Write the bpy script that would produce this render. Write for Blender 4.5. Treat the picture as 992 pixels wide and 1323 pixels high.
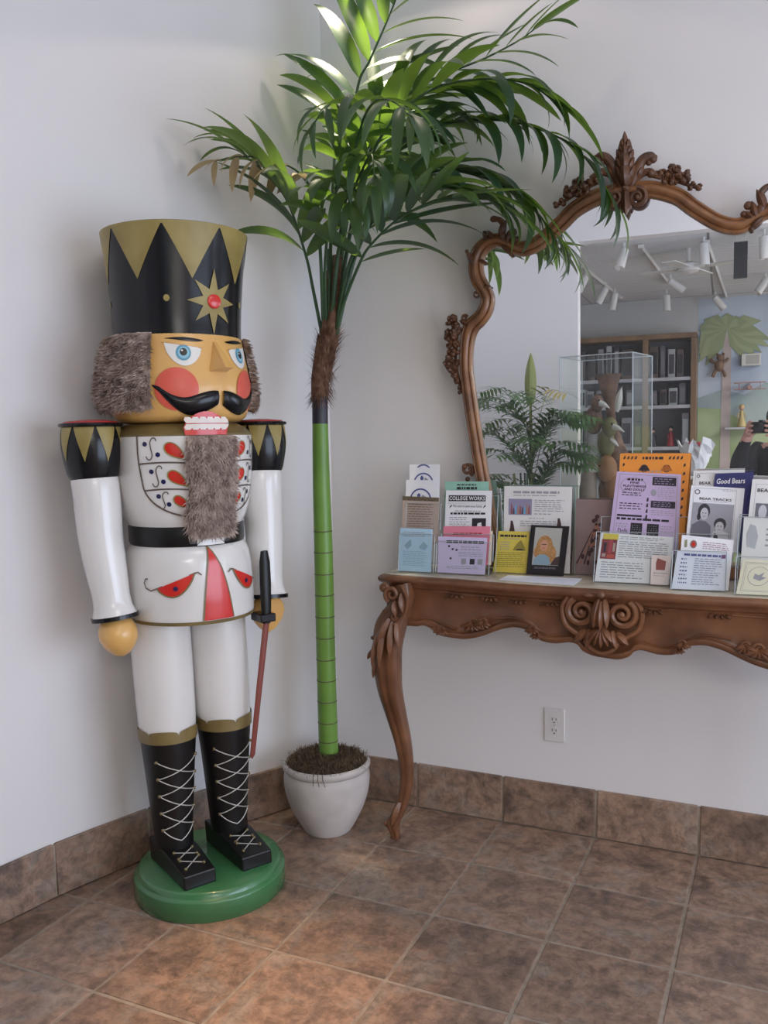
import bpy, bmesh, math, random
from mathutils import Vector, Matrix
random.seed(7)
R = math.radians
for o in list(bpy.data.objects):
    bpy.data.objects.remove(o)
SC = bpy.context.scene
COL = SC.collection

# ------------------------------------------------------------------ camera
FPX, PCX, PCY = 1123.43, 496.0, 661.5
_p, _y, _r = R(4.9869), R(25.0167), R(-1.1703)
CAM = Vector((0, 0, 1.39))
FW = Vector((-math.sin(_y)*math.cos(_p), math.cos(_y)*math.cos(_p), -math.sin(_p)))
_rt = Vector((math.cos(_y), math.sin(_y), 0)); _up = _rt.cross(FW)
RT = _rt*math.cos(_r) + _up*math.sin(_r)
UP = -_rt*math.sin(_r) + _up*math.cos(_r)
cd = bpy.data.cameras.new('camera'); cam = bpy.data.objects.new('camera', cd); COL.objects.link(cam)
cd.sensor_fit = 'HORIZONTAL'; cd.sensor_width = 36; cd.lens = FPX*36/992; cd.clip_start = 0.02; cd.clip_end = 100
mw = Matrix((RT, UP, -FW)).transposed().to_4x4(); mw.translation = CAM
cam.matrix_world = mw
SC.camera = cam

# ------------------------------------------------------------------ world, exposure
W = bpy.data.worlds.new('overcast_sky'); SC.world = W; W.use_nodes = True
bg = W.node_tree.nodes['Background']; bg.inputs[0].default_value = (0.68, 0.80, 1.0, 1); bg.inputs[1].default_value = 4.7
SC.view_settings.view_transform = 'Standard'; SC.view_settings.look = 'None'
SC.view_settings.gamma = 1; SC.view_settings.use_curve_mapping = False; SC.view_settings.exposure = 0.36

def area_light(name, loc, rot, sx, sy, energy, color, portal=False):
    l = bpy.data.lights.new(name, 'AREA'); l.shape = 'RECTANGLE'; l.size = sx; l.size_y = sy; l.energy = energy; l.color = color
    o = bpy.data.objects.new(name, l); COL.objects.link(o); o.location = loc; o.rotation_euler = rot
    if portal: l.cycles.is_portal = True
    return o
WIN = dict(x=3.0, y0=-0.40, y1=2.40, z0=0.15, z1=2.15)       # storefront window in the right-hand wall
area_light('window_portal', (WIN['x']+.02, (WIN['y0']+WIN['y1'])/2, (WIN['z0']+WIN['z1'])/2), (0, R(90), 0), WIN['z1']-WIN['z0'], WIN['y1']-WIN['y0'], 1, (1, 1, 1), True)
WIN2 = dict(x0=1.35, x1=2.75, z0=0.12, z1=2.15)                # unseen opening added in the end wall to brighten the white return
area_light('added_opening_portal', ((WIN2['x0']+WIN2['x1'])/2, 2.94, (WIN2['z0']+WIN2['z1'])/2), (R(-90), 0, 0), WIN2['x1']-WIN2['x0'], WIN2['z1']-WIN2['z0'], 1, (1, 1, 1), True)
area_light('shop_fill_light', (2.0, -2.4, 2.70), (0, 0, 0), 1.2, 2.2, 70, (1.0, .95, .88))  # fill added to brighten the shop, kept out of the mirror view
area_light('bay_fill_light', (0.9, 0.5, 3.46), (0, 0, 0), 1.2, 1.2, 14, (1.0, .9, .82))  # soft overhead fill for the bay, without a fixture

# ------------------------------------------------------------------ pixel helpers (photo pixel -> ray)
def ray(x, y): return FW + RT*((x-PCX)/FPX) - UP*((y-PCY)/FPX)
def onz(x, y, z=0.0):
    d = ray(x, y); return CAM + d*((z-CAM.z)/d.z)
def ony(x, y, Y):
    d = ray(x, y); return CAM + d*((Y-CAM.y)/d.y)
def onplane(x, y, P, n):
    d = ray(x, y); return CAM + d*((Vector(P)-CAM).dot(n)/d.dot(n))

# ------------------------------------------------------------------ materials
MATS = {}
def nodes(name):
    m = bpy.data.materials.new(name); m.use_nodes = True; MATS[name] = m
    nt = m.node_tree; b = nt.nodes['Principled BSDF']; return m, nt, b
def sset(b, **k):
    for n, v in k.items():
        key = {'color': 'Base Color', 'rough': 'Roughness', 'metal': 'Metallic', 'coat': 'Coat Weight', 'coatr': 'Coat Roughness', 'spec': 'Specular IOR Level', 'trans': 'Transmission Weight', 'alpha': 'Alpha', 'ior': 'IOR', 'sheen': 'Sheen Weight'}[n]
        if n == 'color' and len(v) == 3: v = (*v, 1)
        b.inputs[key].default_value = v
def plain(name, color, rough=.5, **k):
    if name in MATS: return MATS[name]
    m, nt, b = nodes(name); sset(b, color=color, rough=rough, **k); return m
def noisy(name, c1, c2, scale=8, rough=.5, detail=5, bump=0.0, bscale=None, stretch=(1, 1, 1), lo=.35, hi=.65, dist=.005, **k):
    """two-tone noise colour with optional fine relief, in object space"""
    if name in MATS: return MATS[name]
    m, nt, b = nodes(name); sset(b, rough=rough, **k)
    tc = nt.nodes.new('ShaderNodeTexCoord'); mp = nt.nodes.new('ShaderNodeMapping'); mp.inputs['Scale'].default_value = stretch
    nt.links.new(tc.outputs['Object'], mp.inputs[0])
    n = nt.nodes.new('ShaderNodeTexNoise'); n.inputs['Scale'].default_value = scale; n.inputs['Detail'].default_value = detail
    nt.links.new(mp.outputs[0], n.inputs['Vector'])
    r = nt.nodes.new('ShaderNodeValToRGB'); e = r.color_ramp.elements
    e[0].position = lo; e[0].color = (*c1, 1); e[1].position = hi; e[1].color = (*c2, 1)
    nt.links.new(n.outputs['Fac'], r.inputs[0]); nt.links.new(r.outputs[0], b.inputs['Base Color'])
    if bump:
        n2 = nt.nodes.new('ShaderNodeTexNoise'); n2.inputs['Scale'].default_value = bscale or scale*4; n2.inputs['Detail'].default_value = 6
        nt.links.new(mp.outputs[0], n2.inputs['Vector'])
        bp = nt.nodes.new('ShaderNodeBump'); bp.inputs['Strength'].default_value = bump; bp.inputs['Distance'].default_value = dist
        nt.links.new(n2.outputs['Fac'], bp.inputs['Height']); nt.links.new(bp.outputs[0], b.inputs['Normal'])
    return m
WALLP = noisy('white_plaster', (.80, .775, .775), (.83, .80, .80), 1.5, .62, bump=.12, bscale=26, dist=.004)
GROUT = noisy('tan_grout', (.29, .235, .185), (.38, .31, .25), 30, .85)
WOOD = noisy('carved_walnut', (.120, .048, .022), (.235, .098, .044), 9, .38, bump=.15, bscale=60, stretch=(1, 1, 1), dist=.002, coat=.15, coatr=.3)
WOODD = noisy('dark_carved_walnut', (.075, .032, .016), (.15, .062, .028), 20, .42, bump=.2, bscale=80, dist=.002)
GILT = noisy('gilded_walnut', (.150, .064, .028), (.29, .130, .055), 14, .30, bump=.1, bscale=60, dist=.002)
MARBLE = noisy('cream_marble', (.46, .40, .31), (.60, .54, .44), 9, .22)
def tile_mat():
    m, nt, b = nodes('slate_tile'); N = nt.nodes.new; L = nt.links.new
    tc = N('ShaderNodeTexCoord'); oi = N('ShaderNodeObjectInfo')
    ad = N('ShaderNodeVectorMath'); ad.operation = 'ADD'
    cv = N('ShaderNodeCombineXYZ'); mu = N('ShaderNodeMath'); mu.operation = 'MULTIPLY'; mu.inputs[1].default_value = 37
    L(oi.outputs['Random'], mu.inputs[0]); L(mu.outputs[0], cv.inputs[0]); L(mu.outputs[0], cv.inputs[2])
    L(tc.outputs['Object'], ad.inputs[0]); L(cv.outputs[0], ad.inputs[1])
    n1 = N('ShaderNodeTexNoise'); n1.inputs['Scale'].default_value = 6.5; n1.inputs['Detail'].default_value = 9; n1.inputs['Roughness'].default_value = .66; n1.inputs['Distortion'].default_value = .6
    n2 = N('ShaderNodeTexNoise'); n2.inputs['Scale'].default_value = 26; n2.inputs['Detail'].default_value = 9; n2.inputs['Roughness'].default_value = .72; n2.inputs['Distortion'].default_value = .35
    for n in (n1, n2): L(ad.outputs[0], n.inputs['Vector'])
    r = N('ShaderNodeValToRGB'); e = r.color_ramp.elements
    e[0].position = .30; e[0].color = (.150, .108, .086, 1); e[1].position = .72; e[1].color = (.42, .32, .245, 1)
    for p, c in ((.43, (.26, .180, .135, 1)), (.52, (.37, .245, .17, 1)), (.60, (.31, .245, .195, 1))):
        x = e.new(p); x.color = c
    L(n1.outputs['Fac'], r.inputs[0])
    r2 = N('ShaderNodeValToRGB'); e2 = r2.color_ramp.elements
    e2[0].position = .36; e2[0].color = (.42, .40, .40, 1); e2[1].position = .60; e2[1].color = (1.05, 1.0, 1.0, 1)
    L(n2.outputs['Fac'], r2.inputs[0])
    mx = N('ShaderNodeMix'); mx.data_type = 'RGBA'; mx.blend_type = 'MULTIPLY'; mx.inputs[0].default_value = .85
    L(r.outputs[0], mx.inputs[6]); L(r2.outputs[0], mx.inputs[7])
    hs = N('ShaderNodeHueSaturation'); mr = N('ShaderNodeMapRange'); mr.inputs[3].default_value = .86; mr.inputs[4].default_value = 1.2
    L(oi.outputs['Random'], mr.inputs[0]); L(mr.outputs[0], hs.inputs['Value']); L(mx.outputs[2], hs.inputs['Color'])
    L(hs.outputs[0], b.inputs['Base Color'])
    rr = N('ShaderNodeMapRange'); rr.inputs[3].default_value = .30; rr.inputs[4].default_value = .58
    L(n2.outputs['Fac'], rr.inputs[0]); L(rr.outputs[0], b.inputs['Roughness'])
    bp = N('ShaderNodeBump'); bp.inputs['Strength'].default_value = .45; bp.inputs['Distance'].default_value = .006
    L(n2.outputs['Fac'], bp.inputs['Height']); L(bp.outputs[0], b.inputs['Normal'])
    return m
TILE = tile_mat()

# ------------------------------------------------------------------ mesh builder
def lerp(a, b, t): return a + (b-a)*t
def catmull(pts, n=8):
    """smooth polyline through points (any dimension)"""
    P = [tuple(p) for p in pts]; P = [tuple(2*a-b for a, b in zip(P[0], P[1]))] + P + [tuple(2*a-b for a, b in zip(P[-1], P[-2]))]
    out = []
    for i in range(1, len(P)-2):
        for k in range(n):
            t = k/n; q = []
            for a, b, c, d in zip(P[i-1], P[i], P[i+1], P[i+2]):
                q.append(.5*(2*b + (c-a)*t + (2*a-5*b+4*c-d)*t*t + (3*b-a-3*c+d)*t**3))
            out.append(tuple(q))
    out.append(P[-2]); return out
class MB:
    def __init__(s): s.v = []; s.f = []
    def quad_grid(s, rows, cu=False, cv=False):
        n0 = len(s.v); nr = len(rows); nc = len(rows[0])
        for r in rows: s.v += [tuple(p) for p in r]
        for i in range(nr if cv else nr-1):
            for j in range(nc if cu else nc-1):
                a, b = i, (i+1) % nr; c, d = j, (j+1) % nc
                s.f.append((n0+a*nc+c, n0+a*nc+d, n0+b*nc+d, n0+b*nc+c))
        return n0
    def box(s, lo, hi, M=None):
        n = len(s.v)
        for z in (lo[2], hi[2]):
            for x, y in ((lo[0], lo[1]), (hi[0], lo[1]), (hi[0], hi[1]), (lo[0], hi[1])):
                p = Vector((x, y, z)); s.v.append(tuple(M @ p if M else p))
        for q in ((3, 2, 1, 0), (4, 5, 6, 7), (0, 1, 5, 4), (1, 2, 6, 5), (2, 3, 7, 6), (3, 0, 4, 7)): s.f.append(tuple(n+i for i in q))
        return s
    def lathe(s, prof, seg=48, c=(0, 0), cap=True):
        n0 = len(s.v); rows = []
        for r, z in prof: rows.append([(c[0]+r*math.sin(2*math.pi*j/seg), c[1]-r*math.cos(2*math.pi*j/seg), z) for j in range(seg)])
        s.quad_grid(rows, cu=True)
        if cap:
            s.f.append(tuple(n0+j for j in range(seg))[::-1]); k = n0+(len(rows)-1)*seg; s.f.append(tuple(k+j for j in range(seg)))
        return s
    def tube(s, path, rad, seg=8, cap=True, sec=None, up=(0, 0, 1), flat=1.0):
        """sweep a circle (or section list of (a,b)) along path; rad: number or list"""
        P = [Vector(p) for p in path]; n = len(P); rows = []; n0 = len(s.v); prev = None
        for i in range(n):
            t = (P[min(i+1, n-1)]-P[max(i-1, 0)])
            t = t.normalized() if t.length > 1e-9 else Vector((0, 0, 1))
            if prev is None:
                u = Vector(up); u = u - t*u.dot(t)
                if u.length < 1e-3: u = Vector((1, 0, 0)) - t*t.x
                u.normalize()
            else:
                u = prev - t*prev.dot(t); u.normalize()
            prev = u; w = t.cross(u)
            r = rad[i] if hasattr(rad, '__len__') else rad
            S = sec or [(math.cos(2*math.pi*k/seg), math.sin(2*math.pi*k/seg)) for k in range(seg)]
            rows.append([P[i] + u*(a*r*flat) + w*(b*r) for a, b in S])
        s.quad_grid(rows, cu=True); m = len(rows[0])
        if cap:
            s.f.append(tuple(n0+j for j in range(m))[::-1]); k = n0+(n-1)*m; s.f.append(tuple(k+j for j in range(m)))
        return s
    def ball(s, c, r, seg=10, ring=6, M=None):
        r = r if hasattr(r, '__len__') else (r, r, r); rows = []
        for i in range(ring+1):
            a = math.pi*i/ring; rr = max(math.sin(a), .02)
            row = []
            for j in range(seg):
                b = 2*math.pi*j/seg; p = Vector((r[0]*rr*math.cos(b), r[1]*rr*math.sin(b), -r[2]*math.cos(a)))
                if M: p = M @ p
                row.append(p+Vector(c))
            rows.append(row)
        n0 = len(s.v); s.quad_grid(rows, cu=True)
        s.f.append(tuple(n0+j for j in range(seg))[::-1]); k = n0+ring*seg; s.f.append(tuple(k+j for j in range(seg)))
        return s
    def leafblob(s, p0, p1, width, thick, nrm, curl=0.0, n=7, seg=8):
        """acanthus-like tapered lobe from p0 to p1, with a ridge, curling along nrm"""
        p0, p1, nrm = Vector(p0), Vector(p1), Vector(nrm).normalized(); d = p1-p0; L = d.length; w = d.cross(nrm).normalized(); rows = []
        for i in range(n+1):
            t = i/n; c = p0+d*t+nrm*(curl*L*math.sin(math.pi*t*.9)*.6+curl*L*t*t*.5)
            prof = max(.04, math.sin(math.pi*min(.99, (.14+.86*t)))**.8); rw = width*prof; rh = thick*prof
            rows.append([c+w*(rw*math.cos(2*math.pi*k/seg)*(1+.0))+nrm*(rh*(math.sin(2*math.pi*k/seg)+.5*max(0, math.sin(2*math.pi*k/seg))*(1-abs(math.cos(2*math.pi*k/seg))))) for k in range(seg)])
        n0 = len(s.v); s.quad_grid(rows, cu=True); s.f.append(tuple(n0+j for j in range(seg))[::-1]); k = n0+n*seg; s.f.append(tuple(k+j for j in range(seg)))
        return s
    def spiral(s, c, r0, r1, a0, turns, thick, ax=(1, 0, 0), az=(0, 0, 1), n=26, seg=7, rise=(0, 0, 0)):
        ax, az = Vector(ax), Vector(az); path = []; rad = []
        for i in range(n+1):
            t = i/n; a = a0+turns*2*math.pi*t; r = lerp(r0, r1, t)
            path.append(Vector(c)+ax*(r*math.cos(a))+az*(r*math.sin(a))+Vector(rise)*t); rad.append(thick*lerp(1, .6, t))
        return s.tube(path, rad, seg)
    def xf(s, fn): s.v = [tuple(fn(Vector(p))) for p in s.v]; return s
    def mesh(s, name):
        me = bpy.data.meshes.new(name); me.from_pydata([tuple(p) for p in s.v], [], s.f); me.validate(); me.update()
        bm = bmesh.new(); bm.from_mesh(me); bmesh.ops.recalc_face_normals(bm, faces=bm.faces); bm.to_mesh(me); bm.free()
        return me
    def build(s, name, mat, parent=None, smooth=True, bevel=0, angle=40):
        me = s.mesh(name); me.materials.append(mat)
        o = bpy.data.objects.new(name, me); COL.objects.link(o); o.parent = parent
        if bevel:
            b = o.modifiers.new('bevel', 'BEVEL'); b.width = bevel; b.segments = 2; b.limit_method = 'ANGLE'; b.angle_limit = R(40)
        if smooth: shade(me, angle)
        return o
def shade(me, angle=40):
    me.polygons.foreach_set('use_smooth', [True]*len(me.polygons))
    if angle < 180:
        bm = bmesh.new(); bm.from_mesh(me)
        for e in bm.edges:
            if len(e.link_faces) == 2 and e.calc_face_angle(0) > R(angle): e.smooth = False
        bm.to_mesh(me); bm.free()
def link_mesh(name, me, parent=None, mat=None):
    o = bpy.data.objects.new(name, me); COL.objects.link(o); o.parent = parent
    return o
def empty(name, loc=(0, 0, 0), rz=0.0):
    o = bpy.data.objects.new(name, None); COL.objects.link(o); o.location = loc; o.rotation_euler = (0, 0, rz); o.empty_display_size = .1
    return o
def tag(o, label=None, cat=None, group=None, kind=None):
    if label: o['label'] = label
    if cat: o['category'] = cat
    if group: o['group'] = group
    if kind: o['kind'] = kind
    return o
def struct(o, label=None): o['kind'] = 'structure'; (o.__setitem__('label', label) if label else None); return o
def decal(name, poly, surf, mat, parent, off=.0015, maxl=.02):
    """painted shape: polygon in surface coordinates laid on a curved surface"""
    bm = bmesh.new(); vs = [bm.verts.new((p[0], p[1], 0)) for p in poly]; bm.faces.new(vs).normal_update()
    bmesh.ops.triangulate(bm, faces=bm.faces[:], ngon_method='EAR_CLIP')
    for _ in range(6):
        es = [e for e in bm.edges if (Vector(surf(e.verts[0].co.x, e.verts[0].co.y, 0))-Vector(surf(e.verts[1].co.x, e.verts[1].co.y, 0))).length > maxl]
        if not es: break
        bmesh.ops.subdivide_edges(bm, edges=es, cuts=1); bm.normal_update(); bmesh.ops.triangulate(bm, faces=[f for f in bm.faces if len(f.verts) > 3], quad_method='BEAUTY', ngon_method='BEAUTY')
    bmesh.ops.dissolve_degenerate(bm, edges=bm.edges[:], dist=1e-6)
    for v in bm.verts: v.co = Vector(surf(v.co.x, v.co.y, off))
    bmesh.ops.recalc_face_normals(bm, faces=bm.faces[:])
    me = bpy.data.meshes.new(name); bm.to_mesh(me); bm.free(); me.materials.append(mat); me.polygons.foreach_set('use_smooth', [True]*len(me.polygons))
    return link_mesh(name, me, parent)
def stroke(name, line, wid, surf, mat, parent, off=.002, taper=False):
    """painted line: polyline in surface coordinates with a width in metres"""
    P = [Vector(surf(a, b, off)) for a, b in line]; mb = MB(); rows = []
    for i, p in enumerate(P):
        t = (P[min(i+1, len(P)-1)]-P[max(i-1, 0)]).normalized()
        n = (Vector(surf(*line[i], off+.01))-p).normalized(); w = t.cross(n)
        h = wid*.5*(math.sin(math.pi*(i+.5)/len(P))**.6 if taper else 1)
        rows.append([p-w*h, p+w*h])
    mb.quad_grid(rows); return mb.build(name, mat, parent)
# ================================================================== THE SETTING
WY = 2.915; CX0 = -1.578; ZC = 3.5
def left_wall_pt(t):          # plan curve of the bowed left wall, t metres in front of the end wall
    return Vector((CX0-(.62*t-.18*t*t if t < 1.72 else .62*1.72-.18*1.72**2), WY-t, 0))
LW = [left_wall_pt(.06*i) for i in range(0, 62)]
# floor slab, grout-coloured, with each tile laid on it
fl = MB().box((-2.6, -4.2, -.1), (3.3, 3.1, -.0012)).build('floor', GROUT, smooth=False); struct(fl, 'brown slate tile floor')
tp = .332; tx0 = -1.5774; ty0 = 2.888+.027; g = .010
tb = MB(); h = tp-g
tb.box((-h/2, -h/2, -.003), (h/2, h/2, .0015)); tme = tb.mesh('floor_tile'); tme.materials.append(TILE)
bm = bmesh.new(); bm.from_mesh(tme); bmesh.ops.bevel(bm, geom=[e for e in bm.edges if all(v.co.z > 0 for v in e.verts)], offset=.0025, segments=2, affect='EDGES', profile=.5); bm.to_mesh(tme); bm.free()
def inside(x, y):
    t = WY-y
    return x > left_wall_pt(max(t, 0)).x-.2
for i in range(-3, 8):
    for j in range(0, 9):
        x = tx0+(i+.5)*tp; y = ty0-(j+.5)*tp-.01
        if not inside(x, y): continue
        o = link_mesh('floor_tile', tme, fl); o.location = (x+random.uniform(-.001, .001), y, random.uniform(-.0006, .0006)); o.rotation_euler = (random.uniform(-.001, .001), random.uniform(-.001, .001), 0)
far = MB()
far.box((-2.4, -4.1, -.004), (3.1, -.13, .0012)); o = far.build('far_floor_tiles', TILE, fl, smooth=False)

# walls
mb = MB(); e = WIN2
mb.box((-2.0, WY, 0), (e['x0'], WY+.12, ZC)); mb.box((e['x1'], WY, 0), (3.0, WY+.12, ZC)); mb.box((e['x0'], WY, 0), (e['x1'], WY+.12, e['z0'])); mb.box((e['x0'], WY, e['z1']), (e['x1'], WY+.12, ZC))
w = mb.build('wall_front', WALLP, smooth=False); struct(w, 'white plaster wall behind the console table')
mb = MB(); rows = [[(p.x, p.y, 0), (p.x, p.y, ZC)] for p in LW]; mb.quad_grid(rows)
rows = [[(p.x-.1, p.y, 0), (p.x-.1, p.y, ZC)] for p in LW]; mb.quad_grid(rows)
w = mb.build('wall_left', WALLP, angle=180); struct(w, 'white bowed plaster wall behind the nutcracker')
w = MB().box((-2.4, -.82, 0), (-1.18, -.70, ZC)).build('wall_back', WALLP, smooth=False); struct(w, 'white wall return beside the shop opening')
w = MB().box((-1.18, -.82, 2.75), (3.0, -.70, ZC)).build('trim_1', WALLP, smooth=False); struct(w, 'white header over the shop opening')
mb = MB(); a, b = WIN['y0'], WIN['y1']; x = WIN['x']
mb.box((x, -4.1, 0), (x+.15, a, ZC)); mb.box((x, b, 0), (x+.15, 3.05, ZC)); mb.box((x, a, 0), (x+.15, b, WIN['z0'])); mb.box((x, a, WIN['z1']), (x+.15, b, ZC))
w = mb.build('wall_right', WALLP, smooth=False); struct(w, 'white wall with the storefront window')
FR = plain('window_aluminium', (.55, .55, .56), .35, metal=.6)
mb = MB()
for yy in (a, a+(b-a)/3, a+2*(b-a)/3, b): mb.box((x+.04, yy-.03, WIN['z0']), (x+.10, yy+.03, WIN['z1']))
for zz in (WIN['z0'], WIN['z1']): mb.box((x+.04, a, zz-.03), (x+.10, b, zz+.03))
m2 = MB()
for xx in (e['x0'], (e['x0']+e['x1'])/2, e['x1']): m2.box((xx-.03, WY+.03, e['z0']), (xx+.03, WY+.09, e['z1']))
for zz in (e['z0'], e['z1']): m2.box((e['x0'], WY+.03, zz-.03), (e['x1'], WY+.09, zz+.03))
struct(m2.build('window_added', FR, smooth=False), 'added aluminium-framed opening at the wall end, letting in extra daylight')
wd = mb.build('window_1', FR, smooth=False); struct(wd, 'aluminium storefront window')
c = MB().box((-2.5, -.82, ZC), (3.2, 3.1, ZC+.1)).build('ceiling', WALLP, smooth=False); struct(c, 'white bay ceiling')
# shop behind the camera, seen in the mirror
SHOPW = noisy('shop_grey_wall', (.50, .49, .47), (.55, .54, .52), 2, .7)
SKYM = noisy('mural_sky', (.36, .43, .54), (.50, .57, .64), 1.6, .7, detail=3)
GRNM = noisy('mural_meadow', (.24, .33, .13), (.38, .46, .26), 2.5, .7, detail=3)
w = MB().box((-2.6, -4.2, 0), (3.2, -4.0, 2.9)).build('wall_shop', SHOPW, smooth=False); struct(w, 'grey shop wall at the far end')
w = MB().box((-2.6, -4.0, 0), (-2.42, -.82, 2.9)).build('wall_shop_side', SHOPW, smooth=False); struct(w, 'grey shop side wall')
cg = plain('ceiling_grid', (.42, .42, .43), .5); cp = noisy('ceiling_panel', (.60, .61, .63), (.66, .67, .69), 30, .8)
sc = MB().box((-2.6, -4.1, 2.768), (3.1, -.82, 2.86)).build('ceiling_shop', cg, smooth=False); struct(sc, 'dropped panel ceiling of the shop')
pm = MB().box((-.60, -.295, -.012), (.60, .295, .012)).mesh('ceiling_panel'); pm.materials.append(cp)
for i in range(-2, 3):
    for j in range(5):
        o = link_mesh('ceiling_panel', pm, sc); o.location = (.30+i*1.22, -1.13-j*.61, 2.766)
# painted mural on the shop wall: sky, hills, meadow, palm
def mural(name, pts, mat, off):
    o = decal(name, pts, lambda a, b, o: (a, -4.0+off+o, b), mat, None, off=0, maxl=9); o.data.polygons.foreach_set('use_smooth', [False]*len(o.data.polygons)); return o
mu = empty('wall_mural', (0, -3.99, 0)); tag(mu, 'painted mural of a palm, sky and green hills on the shop wall', 'mural')
def mpart(name, pts, mat, off):
    o = mural(name, pts, mat, off); o.parent = mu; o.matrix_parent_inverse = Matrix.Translation((0, 3.99, 0))
mpart('sky_field', [(-.45, 1.2), (1.8, 1.2), (1.8, 2.74), (-.45, 2.74)], SKYM, .003)
mpart('far_hills', [(-.45, 1.15), (1.8, 1.15), (1.8, 1.75), (1.3, 1.7), (.9, 1.82), (.5, 1.74), (.2, 1.86), (0, 1.74), (-.2, 1.8), (-.45, 1.72)], noisy('mural_hills', (.25, .34, .36), (.36, .43, .42), 3, .7), .005)
mpart('meadow', [(-.45, 0), (1.8, 0), (1.8, 1.50), (1.2, 1.38), (.8, 1.5), (.4, 1.36), (0, 1.46), (-.2, 1.60), (-.45, 1.62)], GRNM, .007)
mpart('palm_trunk', [(-.24, .2), (-.10, .2), (-.13, 1.2), (-.130, 2.45), (-.210, 2.45), (-.225, 1.2)], noisy('mural_trunk', (.40, .33, .31), (.50, .43, .40), 6, .7), .010)
pf = plain('mural_frond', (.31, .35, .19), .7); pf2 = plain('mural_frond_dark', (.25, .30, .15), .7)
random.seed(3)
for k in range(21):
    a = R(-62+k*304/20); L = random.uniform(.34, .48); q = Vector((-.17+L*math.cos(a), 2.42+L*.62*math.sin(a)))
    q = q+Vector((0, -.14)); cpt = Vector((-.17, 2.42)); d = (q-cpt); n = Vector((-d.y, d.x)).normalized()*.07; mid = cpt+d*.5+Vector((0, .03))
    mpart('painted_frond', [(max(p_.x, -.447), p_.y) for p_ in (cpt, mid-n, q, mid+n)], pf if k % 2 else pf2, .013+.0006*k)

# baseboard tiles
BT = .168
def base_tile(name, p, q, parent, h=BT):
    """skirting tile from plan point p to q, leaning slightly out at the foot"""
    p, q = Vector(p), Vector(q); d = (q-p).normalized(); n = Vector((d.y, -d.x, 0)); gap = d*.004; p = p+gap; q = q-gap
    mb = MB(); v = []
    for z, o in ((.004, .016), (h, .010)):
        for e, oo in ((p, o), (q, o), (q, -.002), (p, -.002)): v.append(tuple(e+n*oo+Vector((0, 0, z))))
    mb.v = v; mb.f = [(3, 2, 1, 0), (4, 5, 6, 7), (0, 1, 5, 4), (1, 2, 6, 5), (2, 3, 7, 6), (3, 0, 4, 7)]
    return mb.build(name, TILE, parent, smooth=False, bevel=.003)
bb = MB().box((-1.62, WY-.008, 0), (3.0, WY, BT-.004)).build('baseboard_front', GROUT, smooth=False); struct(bb, 'brown slate skirting along the end wall')
js = [ony(540, 1000, WY).x+tp*k for k in range(-4, 14)]
for k in range(len(js)-1):
    if js[k+1] < CX0+.02 or js[k] > 2.9: continue
    base_tile('skirting_tile', (max(js[k], CX0+.012), WY, 0), (min(js[k+1], 2.98), WY, 0), bb)
mb = MB(); rows = []
for t in [.06*i for i in range(0, 61)]:
    p = left_wall_pt(t); e = left_wall_pt(t+.01)-p; n = Vector((-e.y, e.x, 0)).normalized()*-1
    n = Vector((abs(n.x), abs(n.y)*(1 if n.x*n.y > 0 else -1), 0)) if False else (n if n.x > 0 else -n)
    rows.append([p+Vector((0, 0, 0)), p+n*.008, p+n*.008+Vector((0, 0, BT-.004)), p+Vector((0, 0, BT-.004))])
mb.quad_grid(rows); bl = mb.build('baseboard_left', GROUT, smooth=False); struct(bl, 'brown slate skirting along the bowed wall')
def arc_t(t0, L):
    t = t0; s = 0
    while s < L:
        s += (left_wall_pt(t+.002)-left_wall_pt(t)).length; t += .002
    return t
t = 1.027-.0; ts = [t]
while ts[-1] < 3.3: ts.append(arc_t(ts[-1], tp))
def arc_back(t0, L):
    t = t0; s = 0
    while s < L and t > .01: s += (left_wall_pt(t)-left_wall_pt(t-.002)).length; t -= .002
    return t
while ts[0] > .02: ts.insert(0, arc_back(ts[0], tp))
for k in range(len(ts)-1):
    p, q = left_wall_pt(ts[k+1]), left_wall_pt(ts[k])
    if ts[k] < .012: q = left_wall_pt(.02)
    base_tile('skirting_tile', p, q, bl)
# outlet on the end wall
OUT = plain('outlet_plastic', (.74, .71, .70), .35); DARK = plain('outlet_slot', (.03, .03, .03), .6)
oc = ony(716.5, 936.5, WY); ou = empty('wall_outlet', (oc.x, WY, oc.z)); tag(ou, 'white double electrical outlet on the wall under the console table', 'outlet')
MB().box((-.036, -.006, -.059), (.036, .002, .059)).build('cover_plate', OUT, ou, smooth=False, bevel=.003)
for sz in (-1, 1):
    mb = MB(); sec = []
    mb.tube([(0, -.004, .0195*sz), (0, -.0085, .0195*sz)], .017, 20, flat=.82, up=(0, 0, 1)); rc = mb.build('receptacle', OUT, ou)
    for dx, hh in ((-.0065, .0045), (.0065, .0036)): MB().box((dx-.0012, -.0092, .0195*sz+.003-hh), (dx+.0012, -.006, .0195*sz+.003+hh)).build('slot', DARK, rc, smooth=False)
    MB().tube([(0, -.006, .0195*sz-.008), (0, -.0092, .0195*sz-.008)], .0026, 10).build('slot', DARK, rc)
MB().tube([(0, -.004, 0), (0, -.0075, 0)], .003, 10).build('screw', FR, ou)
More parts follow.
